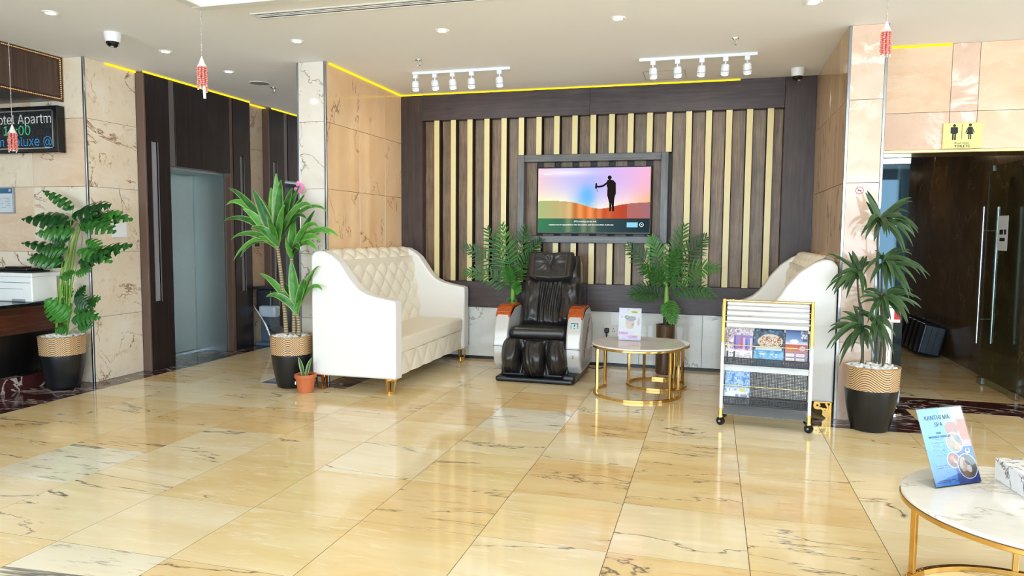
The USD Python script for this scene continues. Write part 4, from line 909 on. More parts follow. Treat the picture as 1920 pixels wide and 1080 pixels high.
# ================================================================== lift entrances
wood('portal_wood', '#2b2022', '#1a1417', 'z', 20, .22)
plain('portal_side', '#6a5348', .35)
plain('portal_strip', '#77706e', .25, .4)
plain('slot_glass', '#b5b3ba', .2, .4)
mat('etched_steel', {'g': ('geometry', {}), 'v': ('voronoi_texture', {'scale': 95.0}), 'r': ('rgb_ramp', {'ramp': [(.2, rgb('#585b54')), (.45, rgb('#8f8e80'))]}), 'r2': ('rgb_ramp', {'ramp': [(.25, (.45, .45, .45)), (.4, (.25, .25, .25))]}), 'p': ('principled_bsdf', {'metallic': .5})},
    [('g.position', 'v.vector'), ('v.distance', 'r.fac'), ('r.color', 'p.base_color'), ('v.distance', 'r2.fac'), ('r2.color', 'p.roughness')])
def lift(label, y0):
    t = thing('lift_entrance', label, 'lift', (-5.46, y0, 0)); xf = -5.37; d = y0 - 5.93
    def P(nm, ya, yb, za, zb, mm, x0=-5.46, x1=xf, b=.003, par=t): return obj(nm, tbox(x0, x1, ya + d, yb + d, za, zb, b=b), mm, par)
    P('side_return', 5.86, 5.885, .0, 2.93, 'portal_side')
    for nm, ya, yb in (('near_panel', 5.886, 6.20), ('far_panel', 7.215, 7.53)):
        s0, s1 = (5.945, 6.04) if nm == 'near_panel' else (7.33, 7.41)
        q = obj('side_panel', MB().box(-5.46, xf, ya + d, s0 + d, 0, 2.93).box(-5.46, xf, s1 + d, yb + d, 0, 2.93).box(-5.46, xf, s0 + d, s1 + d, 0, .69).box(-5.46, xf, s0 + d, s1 + d, 2.29, 2.93), 'portal_wood', t)
        obj('slot_strip', tbox(-5.45, xf - .02, s0 + d + .006, s1 + d - .006, .695, 2.285), 'slot_glass', q)
        obj('slot_frame', MB().box(xf - .004, xf + .002, s0 + d, s0 + d + .006, .69, 2.29).box(xf - .004, xf + .002, s1 + d - .006, s1 + d, .69, 2.29), 'portal_strip', q)
    P('grey_strip', 6.202, 6.282, 2.07, 2.93, 'portal_strip', x1=xf - .006)
    P('head_panel', 6.284, 7.152, 2.07, 2.93, 'portal_wood')
    P('grey_strip', 7.154, 7.213, .0, 2.93, 'portal_side', x1=xf - .006)
    fr = obj('door_frame', MB().box(-5.90, -5.462, 7.131 + d, 7.156 + d, 0, 2.07).box(-5.90, -5.462, 6.2 + d, 6.222 + d, 0, 2.07).box(-5.90, -5.462, 6.222 + d, 7.131 + d, 2.045, 2.068), 'mirror_steel', t)
    for a, b in ((6.223, 6.675), (6.678, 7.13)):
        obj('door_leaf', tbox(-5.895, -5.865, a + d, b + d, .012, 2.044, b=.002), 'etched_steel', t)
    obj('sill', tbox(-5.9, -5.80, 6.222 + d, 7.131 + d, .0, .011, b=.002), 'brushed_steel', t)
lift('nearer lift entrance with dark timber surround and steel door', 5.93)
lift('farther lift entrance half hidden behind the tall green plant', 7.97)
obj('call_panel', MB().box(-5.459, -5.447, 7.71, 7.79, 1.22, 1.41, b=.003), 'black_gloss', None, label='small black lift call panel on the marble between the lifts', category='control panel')
wp_ = thing('wall_notice', 'small white framed notice half hidden by the split-leaf plant', 'notice', (-5.455, 5.60, 1.41))
obj('frame', MB().box(-5.459, -5.447, 5.51, 5.69, 1.335, 1.485, b=.003), 'white_plastic', wp_); obj('paper', tbox(-5.447, -5.4455, 5.525, 5.675, 1.35, 1.47), 'ink_white', wp_)
plain('petal_pink', '#f08fc0', .5)
pf = thing('paper_flower', 'pink paper flower stuck on the left edge of the left column', 'flower', (-3.715, 5.90, 1.80))
rf = random.Random(2)
for k in range(9):
    a = rf.uniform(0, 6.28); m = trimesh.creation.icosphere(1, 1.0); m.apply_scale((.03, .008, .02)); m.apply_transform(rotm((0, 1, 0), a)); m.apply_translation((-3.705 + .028 * math.cos(a), 5.915 - .004 * (k % 3), 1.815 + .035 * math.sin(a)))
    obj('petal', m, 'petal_pink', pf, True)
# ================================================================== machine behind the middle plant
km = thing('polishing_machine', 'dark grey machine with curved silver handle and pale box between the lifts', 'machine', (-5.25, 7.75, 0))
plain('machine_dark', '#2f3338', .35); plain('machine_blue', '#5f7488', .3, .3); plain('machine_pale', '#b9cbd8', .3)
obj('base', rbox(-5.40, -5.02, 7.58, 7.87, 0, .05, .02), 'machine_blue', km, 40)
obj('column', tbox(-5.36, -5.22, 7.66, 7.86, .05, .50, b=.01), 'machine_blue', km)
obj('head', MB().add(rbox(-5.43, -5.20, 7.66, 7.86, .42, .70, .03)).add(rbox(-5.45, -5.06, 7.62, 7.87, .695, .73, .012)), 'machine_dark', km, 40)
obj('brush_box', rbox(-5.34, -5.10, 7.58, 7.70, .36, .50, .03), 'machine_pale', km, 40)
obj('foot_plate', T(tbox(-.14, .14, -.12, .12, -.012, .012, b=.004), rotm((0, 1, 0), .5)).apply_translation((-5.14, 7.72, .18)), 'machine_dark', km)
hp = np.array([(-5.46, .66), (-5.465, .58), (-5.42, .50), (-5.35, .42), (-5.27, .30), (-5.20, .16), (-5.17, .05)])
hp = np.array([[np.interp(t, np.linspace(0, 1, 7), hp[:, k]) for k in (0, 1)] for t in np.linspace(0, 1, 24)])
obj('handle', tube(np.c_[hp[:, 0] + .03, np.full(24, 7.56), hp[:, 1]], .011, 10), 'chrome', km, True)
# ================================================================== reception corner
wood('desk_wood', '#5a2c1c', '#331710', 'y', 18, .25)
plain('desk_black', '#0b0909', .3)
rd = thing('reception_desk', 'low dark wooden reception desk at the left edge', 'desk', (-6.0, 4.0, 0))
obj('worktop', tbox(-6.75, -5.765, 1.2, 5.25, .733, .760, b=.004), 'black_gloss', rd)
obj('front_panel', tbox(-6.7, -5.78, 1.2, 5.25, .50, .732), 'desk_wood', rd)
obj('recess_panel', tbox(-6.7, -5.86, 1.2, 5.25, .125, .499), 'desk_black', rd)
obj('plinth', tbox(-6.7, -5.78, 1.2, 5.25, .0, .124, b=.003), 'floor_dark', rd)
pr_ = thing('printer', 'white office printer on the reception desk', 'printer', (-6.0, 5.08, .76))
obj('body', rbox(-6.30, -5.80, 4.96, 5.22, .7605, 1.0, .012), 'white_enamel', pr_, 40)
obj('scanner_lid', rbox(-6.32, -5.775, 4.94, 5.235, .985, 1.02, .008), 'white_plastic', pr_, 40)
obj('paper_slot', MB().box(-6.28, -5.82, 4.957, 4.962, .93, .936).box(-6.28, -5.9, 4.957, 4.962, .875, .879), 'grey_plastic', pr_)
obj('tray_grip', rbox(-6.02, -5.88, 4.945, 4.965, .765, .785, .004), 'grey_plastic', pr_)
obj('document_tray', MB().box(-6.3, -5.86, 4.98, 5.2, 1.02, 1.035, b=.004).box(-6.28, -5.90, 5.0, 5.19, 1.035, 1.06, b=.008).box(-6.15, -5.95, 5.0, 5.1, 1.06, 1.072, b=.004), 'black_plastic', pr_)
nf = thing('framed_notice', 'framed notice with a blue header on the wall above the printer', 'notice', (-6.46, 5.25, 1.68))
obj('frame', tbox(-6.63, -6.30, 5.235, 5.259, 1.555, 1.80, b=.003), 'grey_plastic', nf)
sheet('paper', (-6.62, 5.2345, 1.567), X * .31, Z * .221, 30, 40, lambda U, V: Paint(U, V, '#e6edf2').rect(0, 1, .78, 1, '#2f6f9c').lines(.08, .9, (.68, .6, .52, .44, .36, .28, .2), '#9fb4c4', .012, 2).rect(.88, .95, .85, .95, '#dbe9f2').c, nf)
wood('soffit_wood', '#5b4438', '#3d2c24', 'z', 18, .35)
bk = thing('bulkhead', 'walnut bulkhead with beaded gold border above the reception', 'bulkhead', (-6.1, 3.2, 2.56))
obj('box', tbox(-6.7, -5.70, 1.0, 5.255, 2.57, 2.948), 'desk_black', bk)
for a, b in ((1.0, 2.2), (2.202, 3.5), (3.502, 4.77), (4.772, 5.20)): obj('panel', tbox(-5.70, -5.688, a, b, 2.60, 2.915), 'soffit_wood', bk)
obj('border', MB().box(-5.70, -5.684, 1.0, 5.255, 2.555, 2.60, b=.003).box(-5.70, -5.684, 1.0, 5.255, 2.915, 2.948, b=.003).box(-5.70, -5.684, 5.20, 5.255, 2.6, 2.915, b=.003), 'desk_wood', bk)
mb = MB(); bead = trimesh.creation.icosphere(1, .008)
for y in np.arange(4.0, 5.23, .017):
    for z in (2.578, 2.932): mb.add(T(bead, t=(-5.682, y, z)))
for z in np.arange(2.595, 2.93, .017): mb.add(T(bead, t=(-5.682, 5.228, z)))
obj('bead_border', mb, 'pale_gold', bk, True, kind='stuff')
ld = thing('led_display', 'black led message board under the bulkhead', 'display', (-6.2, 5.2, 2.31))
obj('housing', tbox(-7.0, -5.676, 5.17, 5.252, 2.10, 2.515, b=.006), 'black_gloss', ld)
obj('bezel', MB().box(-6.98, -5.72, 5.164, 5.171, 2.135, 2.145).box(-6.98, -5.72, 5.164, 5.171, 2.47, 2.48).box(-5.73, -5.72, 5.164, 5.171, 2.135, 2.48), 'brushed_steel', ld)
obj('dot_matrix', trimesh.util.concatenate([tbox(x, x + .003, 5.1655, 5.1667, 2.15, 2.465) for x in np.arange(-6.96, -5.735, .0105)] + [tbox(-6.97, -5.735, 5.1655, 5.1667, z, z + .003) for z in np.arange(2.15, 2.466, .0105)]), 'machine_dark', ld)
emit('led_white', '#dfe8e4', 1.0); emit('led_green', '#57e6a6', .9); emit('led_blue', '#3f9fe6', .9)
for tx, z, xr, mm in (('Hotel Apartm', 2.362, -5.742, 'led_white'), ('11:00', 2.262, -5.985, 'led_green'), ('Room Deluxe @', 2.162, -5.742, 'led_blue')):
    lettering([(tx, .084, 0, 0, 'r')], (xr, 5.1675, z), X, Z, ld, mm, name='message_line', depth=.001)
# ================================================================== washroom entrance
plain('sign_yellow', '#e7dd8c', .4)
ts = thing('toilets_sign', 'yellow toilets sign with man and woman figures over the glass entrance', 'sign', (1.905, 6.59, 2.214))
obj('plate', tbox(1.765, 2.045, 6.585, 6.598, 2.114, 2.318, b=.002), 'sign_yellow', ts)
def man(cx, cz, s): return unary_union([Point(cx, cz + .052 * s).buffer(.0105 * s), sbox(cx - .014 * s, cz - .012 * s, cx + .014 * s, cz + .037 * s).buffer(.003 * s), sbox(cx - .024 * s, cz - .008 * s, cx - .0175 * s, cz + .036 * s).buffer(.002 * s), sbox(cx + .0175 * s, cz - .008 * s, cx + .024 * s, cz + .036 * s).buffer(.002 * s), sbox(cx - .0135 * s, cz - .062 * s, cx - .0025 * s, cz), sbox(cx + .0025 * s, cz - .062 * s, cx + .0135 * s, cz), sbox(cx - .022 * s, cz + .03 * s, cx + .022 * s, cz + .038 * s)])
def woman(cx, cz, s): return unary_union([Point(cx, cz + .052 * s).buffer(.0105 * s), Polygon([(cx - .01 * s, cz + .038 * s), (cx + .01 * s, cz + .038 * s), (cx + .024 * s, cz - .02 * s), (cx - .024 * s, cz - .02 * s)]), LineString([(cx - .012 * s, cz + .034 * s), (cx - .029 * s, cz - .006 * s)]).buffer(.0032 * s), LineString([(cx + .012 * s, cz + .034 * s), (cx + .029 * s, cz - .006 * s)]).buffer(.0032 * s), sbox(cx - .0105 * s, cz - .062 * s, cx - .0025 * s, cz - .015 * s), sbox(cx + .0025 * s, cz - .062 * s, cx + .0105 * s, cz - .015 * s)])
F = lambda d=.0: frame_to((0, 6.585 - d, 0), (1, 0, 0), (0, 0, 1), (0, -1, 0))
obj('man_figure', ext(man(1.845, 2.245, 1), .001, F()), 'ink_black', ts); obj('woman_figure', ext(woman(1.957, 2.247, 1), .001, F()), 'ink_black', ts)
obj('divider_line', ext(sbox(1.899, 2.185, 1.9015, 2.305), .001, F()), 'ink_black', ts)
lettering([('TOILETS', .0185, 1.905, 2.123, 'c')], (0, 6.585, 0), X, Z, ts, 'ink_black', bold=True)
ar = [[(1.955, 2.158), (1.948, 2.153), (1.940, 2.156), (1.938, 2.161)], [(1.932, 2.16), (1.934, 2.152), (1.926, 2.151)], [(1.92, 2.163), (1.921, 2.154), (1.91, 2.153), (1.909, 2.158)], [(1.896, 2.166), (1.896, 2.154), (1.885, 2.153), (1.884, 2.158), (1.877, 2.153), (1.87, 2.154), (1.869, 2.158)], [(1.862, 2.167), (1.862, 2.154)], [(1.856, 2.166), (1.855, 2.154), (1.848, 2.155)]]
obj('arabic_lettering', ext(unary_union([LineString(q).buffer(.0014) for q in ar] + [Point(x, z).buffer(.0016) for x, z in ((1.941, 2.166), (1.914, 2.163), (1.911, 2.163), (1.881, 2.148), (1.877, 2.148))]), .001, F()), 'ink_black', ts)
mat('pane_dark', {'f': ('value', {'value': .06}), 't': ('transparent_bsdf', {'color': (.80, .86, .80)}), 'g': ('glossy_bsdf', {'roughness': .02, 'color': (.9, .95, 1)}), 'm': ('mix_closure', {})}, [('f.value', 'm.fac'), ('t.BSDF', 'm.closure1'), ('g.BSDF', 'm.closure2')], surface='m.closure')
mat('pane_mirror', {'t': ('transparent_bsdf', {'color': (.22, .30, .33)}), 'g': ('glossy_bsdf', {'roughness': .02, 'color': (.055, .085, .105)}), 'm': ('mix_closure', {'fac': .6})}, [('t.BSDF', 'm.closure1'), ('g.BSDF', 'm.closure2')], surface='m.closure')
w1 = thing('window_1', kind='structure')
obj('pane', tbox(1.31, 1.625, 6.955, 6.967, .06, 2.03, b=.001), 'pane_mirror', w1)
obj('top_rail', tbox(1.30, 1.63, 6.945, 6.975, 2.03, 2.085, b=.003), 'brushed_steel', w1); obj('bottom_rail', tbox(1.30, 1.63, 6.945, 6.975, .0, .06, b=.003), 'brushed_steel', w1)
gd = thing('glass_door', 'frameless glass door standing open with two long steel pull handles', 'door', (2.555, 7.02, 0), math.atan2(.76, -.055))
def gdo(nm, m, mm, par=gd, sm=False): return obj(nm, m, mm, par, sm, world=False)
gdo('pane', tbox(.01, .775, -.005, .005, .012, 2.07, b=.001), 'pane_dark')
for s in (-1, 1):
    hdl = gdo('pull_handle', cyl((.70, s * .062, .40), (.70, s * .062, 1.69), .0135, 16), 'brushed_steel', gd, 40)
    gdo('standoff', MB().add(cyl((.70, s * .0052, 1.466), (.70, s * .05, 1.466), .007, 10)).add(cyl((.70, s * .0052, .63), (.70, s * .05, .63), .007, 10)), 'brushed_steel', hdl)
gdo('patch_fitting', MB().box(.68, .775, -.014, .014, 2.02, 2.075, b=.004), 'brushed_steel'); gdo('patch_fitting', MB().box(.68, .775, -.014, .014, .008, .07, b=.004), 'brushed_steel')
gdo('hinge_fitting', MB().box(.0, .13, -.014, .014, .006, .07, b=.004), 'brushed_steel'); gdo('hinge_fitting', MB().box(.0, .13, -.014, .014, 2.02, 2.075, b=.004), 'brushed_steel')
nt = thing('door_notice', 'white paper notice stuck on the glass door', 'notice', (2.555, 7.02, 0), math.atan2(.76, -.055))
obj('paper', tbox(.33, .53, .0055, .0065, 1.285, 1.60), 'ink_white', nt, world=False)
obj('print', MB().box(.36, .40, .0065, .007, 1.43, 1.475).box(.42, .49, .0065, .007, 1.43, 1.475).box(.38, .48, .0065, .007, 1.37, 1.40), 'ink_black', nt, world=False)
ns = thing('no_smoking_sticker', 'small round no smoking sticker on the right column', 'sticker', (1.042, 5.878, 1.744))
F2 = frame_to((0, 5.8792, 0), (1, 0, 0), (0, 0, 1), (0, -1, 0))
obj('disc', ext(Point(1.042, 1.744).buffer(.028), .0008, F2), 'ink_white', ns)
F3 = frame_to((0, 5.8784, 0), (1, 0, 0), (0, 0, 1), (0, -1, 0)); plain('ink_red', '#b5334a', .5)
obj('ring', ext(unary_union([Point(1.042, 1.744).buffer(.028).difference(Point(1.042, 1.744).buffer(.0235)), LineString([(1.024, 1.762), (1.06, 1.726)]).buffer(.002)]), .0006, F3), 'ink_red', ns)
obj('cigarette', ext(sbox(1.027, 1.741, 1.057, 1.747), .0005, F3), 'ink_navy', ns)
plain('sign_red', '#c8161d', .4)
ss = thing('notice_stand', 'red and white notice on a chrome post behind the right plant', 'sign', (1.36, 6.3, 0))
obj('base', lathe([(.001, 0), (.15, 0), (.15, .012), (.06, .025), (.001, .025)], (1.36, 6.3, 0), 32), 'chrome', ss, 35)
obj('post', cyl((1.36, 6.3, .02), (1.36, 6.3, .72), .052, 28), 'chrome', ss, 40)
obj('board', tbox(1.22, 1.455, 6.285, 6.315, .72, .90, b=.003), 'sign_red', ss)
obj('panel', MB().box(1.285, 1.405, 6.281, 6.2855, .73, .895).box(1.225, 1.45, 6.2815, 6.2855, .722, .745), 'ink_white', ss)
obj('marks', MB().box(1.30, 1.39, 6.2805, 6.2812, .862, .868).box(1.30, 1.39, 6.2805, 6.2812, .835, .841).box(1.33, 1.37, 6.2805, 6.2812, .75, .82), 'ink_black', ss)
# dark cases leaning along the passage wall
plain('case_dark', '#101317', .3); plain('case_blue', '#1b2a3c', .25)
case0 = None
for k in range(7):
    y = 9.4 + k * .20
    lab, gp = ['nearest dark case with a bluish end, leaning in the passage', 'second dark case from the near end of the leaning row in the passage', 'third dark case from the near end of the leaning row in the passage', 'middle dark case of the seven leaning on the passage wall', 'third dark case from the far end of the leaning row in the passage', 'second dark case from the far end of the leaning row in the passage', 'farthest dark case of the row leaning on the passage wall'][k], 'dark cases leaning in the passage'
    t = thing('leaning_case', lab, 'case', (2.46, y, 0), 0, gp)
    m = rbox(-.13, .13, -.085, .085, 0, .36, .03); A = rotm((0, 1, 0), R_(12)); m.apply_transform(A); lo_ = m.bounds[0][2]; m.apply_translation((0, 0, -lo_))
    obj('shell', m, 'case_blue' if k == 0 else 'case_dark', t, 40, world=False)
    s = MB()
    for x in (-.09, -.03, .03, .09): s.box(x - .006, x + .006, -.091, -.083, .03, .33, b=.002)
    s = s.mesh(); s.apply_transform(A); s.apply_translation((0, 0, -lo_)); obj('rib', s, 'machine_dark', t, world=False)
# ================================================================== pots with carved bands, pebbles and plants
plain('pot_black', '#121416', .3)
plain('pebble_white', '#ecebe6', .45)
def potplant(label, x, y, seed, r=.186, h=.47):
    t = thing('potted_plant', label, 'potted plant', (x, y, 0)); rng = random.Random(seed)
    prof = [(.001, 0), (.118, 0), (.128, .008), (.145, .08), (.165, .18), (.176, .27), (.180, .305), (.178, .31)]
    obj('pot', lathe(prof, (x, y, 0), 56), 'pot_black', t, 35)
    nu, nv = 320, 56; U, V = np.meshgrid(np.arange(nu) / nu, np.linspace(0, 1, nv)); z = .306 + V * (h - .006 - .306); rad = .181 + .006 * V
    ph = z * 64 + 2.3 * np.cos(U * 2 * np.pi * 5 + .6 * np.sin(U * 2 * np.pi * 2))
    
    a = U * 2 * np.pi; ring = np.stack([x + rad * np.cos(a), y + rad * np.sin(a), z], -1)
    cd = np.repeat(((ph + 10) / 30)[..., None], 3, -1)
    obj('carved_band', loft([ring[j] for j in range(nv)], False), 'carved_wood', t, True, cd=cd.reshape(-1, 3))
    obj('rim', lathe([(.178, h - .012), (.189, h - .008), (.190, h - .002), (.186, h), (.172, h), (.170, h - .006), (.170, h - .03), (.001, h - .03)], (x, y, 0), 48), 'pale_brown', t, 35)
    mb = MB()
    for k in range(150):
        q = .165 * math.sqrt(rng.random()); b = rng.random() * 6.283
        m = trimesh.creation.icosphere(1, 1.0); m.apply_scale((rng.uniform(.014, .024), rng.uniform(.012, .018), rng.uniform(.009, .014))); m.apply_transform(rotm((0, 0, 1), rng.random() * 6.28)); m.apply_transform(rotm((1, 0, 0), rng.uniform(-.4, .4)))
        m.apply_translation((x + q * math.cos(b), y + q * math.sin(b), h - .022 + rng.uniform(0, .018) + .012 * (1 - q / .165))); mb.add(m)
    obj('pebbles', mb, 'pebble_white', t, True, kind='stuff')
    return t
mat('carved_wood', {'a': ('attribute', {'attribute': 'Cd'}), 's': ('separate_color', {}), 'm': ('math', {'math_type': 'multiply', 'value2': 30 * 6.2832 * .92}), 'c': ('math', {'math_type': 'cosine'}), 'mr': ('map_range', {'from_min': -1.0, 'from_max': 1.0}),
    'r': ('rgb_ramp', {'ramp': [(.12, rgb('#4a2f1c')), (.3, rgb('#cfa878')), (1, rgb('#d8b283'))]}), 'b': ('bump', {'strength': .6, 'distance': .003}), 'p': ('principled_bsdf', {'roughness': .45})},
    [('a.color', 's.color'), ('s.r', 'm.value1'), ('m.value', 'c.value1'), ('c.value', 'mr.value'), ('mr.result', 'r.fac'), ('r.color', 'p.base_color'), ('mr.result', 'b.height'), ('b.normal', 'p.normal')])
plain('pale_brown', '#b58f63', .4)
# ---- split-leaf plant on the left
def split_leaf(base, tip, width, sag, seed, parent, up=(0, 0, 1), cuts=8, deep=.38, droop=.25):
    rng = random.Random(seed); base, tip = np.asarray(base, float), np.asarray(tip, float); L = np.linalg.norm(tip - base)
    P = bez(base, (base + tip) / 2 + np.array([0, 0, sag * L]), tip, 64); tg = np.gradient(P, axis=0); tg /= np.linalg.norm(tg, axis=1, keepdims=True)
    t = np.linspace(0, 1, 64); w = width * np.sin(np.pi * np.clip(t, 0, 1) ** .62) ** .75 + .002
    S = np.linspace(-1, 1, 19); v, cw = [], []
    upv = np.asarray(up, float)
    for i in range(64):
        s = np.cross(tg[i], upv); s /= max(np.linalg.norm(s), 1e-6); n = np.cross(s, tg[i])
        # the blade sweeps towards the tip at its margin
        for o in S: v.append(P[i] + s * o * w[i] + tg[i] * abs(o) ** 1.5 * w[i] * .35 - n * (droop * o * o * w[i]) + n * .006 * math.sin(t[i] * cuts * 6.28)); cw.append(abs(o))
    f = []
    for i in range(63):
        for j in range(18):
            o = (S[j] + S[j + 1]) / 2; ph = (t[i] * cuts + (.13 if o > 0 else .5)) % 1.0
            if abs(o) > deep and ph > .80 - .26 * (abs(o) - deep) / (1 - deep) and .08 < t[i] < .93: continue
            a = i * 19 + j; f += [(a, a + 1, a + 20), (a, a + 20, a + 19)]
    m = trimesh.Trimesh(np.array(v), np.array(f), process=False)
    leafobj('leaf', m, np.array(cw) * .8, 'monstera_green', parent, (.95, 1.0))
MX, MY = -5.56, 5.03
mp = potplant('split-leaf plant in a black pot with carved band at the reception desk', MX, MY, 1)
def A(px, py, d=0.0, Y=MY): return at(px, py, Y + d)
LV = [  # attach px, tip px, depth of attach and tip, half width, sag
    ((137, 393), (80, 357), .02, .05, .035, .05), ((136, 422), (40, 410), -.02, -.05, .060, .10), ((139, 436), (66, 437), -.08, -.16, .065, .12), ((134, 405), (208, 384), -.03, -.02, .075, .10), ((150, 415), (249, 412), .03, .05, .065, .14),
    ((152, 420), (216, 436), -.10, -.18, .065, .16), ((146, 492), (249, 459), -.05, -.03, .070, .10), ((118, 478), (40, 455), .02, .05, .040, .10), ((117, 492), (50, 486), -.05, -.08, .060, .12), ((119, 500), (58, 478), .03, .06, .045, .18), ((140, 510), (110, 521), -.06, -.12, .040, .12), ((142, 512), (170, 508), -.06, -.1, .042, .14),
    ((128, 600), (84, 562), -.06, -.10, .100, .02), ((138, 585), (188, 558), -.04, -.06, .072, .06), ((134, 602), (187, 597), -.10, -.16, .065, .16), ((146, 612), (172, 612), -.06, -.12, .055, .1), ((128, 618), (102, 618), -.04, -.08, .040, .12), ((132, 560), (115, 530), .03, .05, .045, .05), ((140, 560), (160, 535), .05, .08, .045, .06), ((120, 440), (108, 400), .08, .12, .05, .1), ((160, 452), (190, 470), -.02, .04, .05, .2), ((148, 425), (180, 398), -.06, -.1, .06, .12), ((128, 425), (70, 402), .02, .04, .055, .12), ((130, 450), (95, 448), -.1, -.16, .05, .15), ((150, 430), (230, 398), .03, .03, .06, .16), ((150, 500), (205, 470), -.1, -.14, .06, .14), ((145, 470), (210, 492), -.08, -.1, .05, .1), ((126, 470), (75, 470), -.1, -.16, .055, .16), ((140, 560), (165, 575), -.12, -.18, .06, .1)]
for k, (b, tp, d0, d1, w, sg) in enumerate(LV):
    bb, tt = A(*b, d0), A(*tp, d1)
    low = b[1] > 540
    split_leaf(bb, tt, w * (1.5 if not low else 1.15), sg, k, mp, cuts=6, deep=.5 if low else .36, up=(0, -.75, .65) if not low else (.1, -.9, .45), droop=.35)
    if k > 8 and k % 3: continue
    r0 = np.array([MX + .05 * math.cos(k * 2.1), MY + .05 * math.sin(k * 2.1), .45])
    obj('petiole', tube(bez(r0, (r0[0] * .6 + bb[0] * .4, r0[1] * .6 + bb[1] * .4, bb[2] * .75 + .1), bb, 14), np.linspace(.0062, .0032, 14), 7), 'stem_green', mp, True)
# ---- broad-leaved dracaena behind the left sofa
DX, DY = -3.66, 5.685
dp = potplant('tall plant with broad yellow-edged leaves in a carved-band pot beside the left sofa', DX, DY, 2)
def strap(base, tip, w, sag, mm, parent, up=(0, -.8, .55), fold=.22, nseg=22, edge=(.93, 1.0), rib=.0, curl=0.0):
    base, tip = np.asarray(base, float), np.asarray(tip, float); L = np.linalg.norm(tip - base)
    h = tip - base; dz = h[2]; h = np.array([h[0], h[1], 0]); s = np.linspace(0, 1, nseg)[:, None]
    c1 = base + h * .30 + np.array([0, 0, dz * .35 + sag * L * .9]); c2 = base + h * .78 + np.array([0, 0, dz * .8 + sag * L * .8])
    P = (1 - s) ** 3 * base + 3 * s * (1 - s) ** 2 * c1 + 3 * s * s * (1 - s) * c2 + s ** 3 * tip
    m, cw = blade(P, lambda t: w * np.clip(np.sin(np.pi * (t * .94 + .04) ** .85) ** .8 * (1.1 - .4 * t), .03, 1), up, 3, fold, twist=curl); leafobj('leaf', m, cw, mm, parent, edge, rib)
B = lambda px, py, d=0.0: at(px, py, DY + d)
for base, top, ra, rb in (((537, 625), (520, 462), .020, .015), ((551, 625), (546, 482), .019, .015), ((559, 627), (557, 588), .020, .017)):
    b, c_ = B(*base), B(*top, .02 if base[0] == 551 else 0); b[2] = .44
    k = np.array([(b * (1 - t) + c_ * t) + np.array([.012 * math.sin(3.1 * t), 0, 0]) for t in np.linspace(0, 1, 10)]); obj('trunk', tube(k, np.linspace(ra, rb, 10), 12), 'bark', dp, True)
rl = random.Random(8)
C1, C2, C3 = (520, 462), (547, 480), (557, 588)
for cen, tips, w in ((C1, [((518, 325), .0, .04), ((527, 337), -.08, .05), ((428, 353), .02, .03), ((474, 356), -.03, .045), ((414, 420), -.1, .03), ((433, 450), -.16, .03), ((438, 489), -.2, .026), ((451, 482), -.05, .024), ((571, 365), .05, .035), ((562, 348), .1, .035), ((612, 396), -.1, .03), ((535, 385), -.18, .045), ((500, 400), -.22, .04), ((574, 410), -.15, .035), ((490, 372), .12, .04), ((455, 392), -.06, .036), ((470, 430), -.2, .034), ((548, 352), .06, .045), ((508, 352), .08, .045), ((424, 385), .05, .032), ((585, 388), -.14, .036)], None),
                     (C2, [((619, 441), -.12, .036), ((596, 425), -.14, .036), ((634, 444), -.1, .030), ((594, 470), -.2, .036), ((552, 405), -.02, .045), ((536, 446), -.15, .04), ((590, 395), .06, .035), ((562, 470), -.2, .035), ((600, 452), -.13, .034)], None),
                     (C3, [((546, 490), -.04, .045), ((598, 499), -.12, .03), ((604, 544), -.17, .032), ((486, 513), -.02, .028), ((499, 557), -.14, .028), ((571, 522), -.1, .038), ((530, 530), .08, .03), ((588, 512), -.14, .03)], None)):
    for tp, d, w in tips:
        b0 = B(*cen, rl.uniform(-.01, .01)); b0[2] += rl.uniform(-.02, .02); tt = B(*tp, d)
        rise = (tt[2] - b0[2]) / max(np.linalg.norm(tt - b0), .01)
        strap(b0, tt, w * 1.2, .04 if rise > .85 else .16 if rise > .6 else .34 if rise > .1 else .46, 'dracaena_green', dp, curl=rl.uniform(-.3, .3))
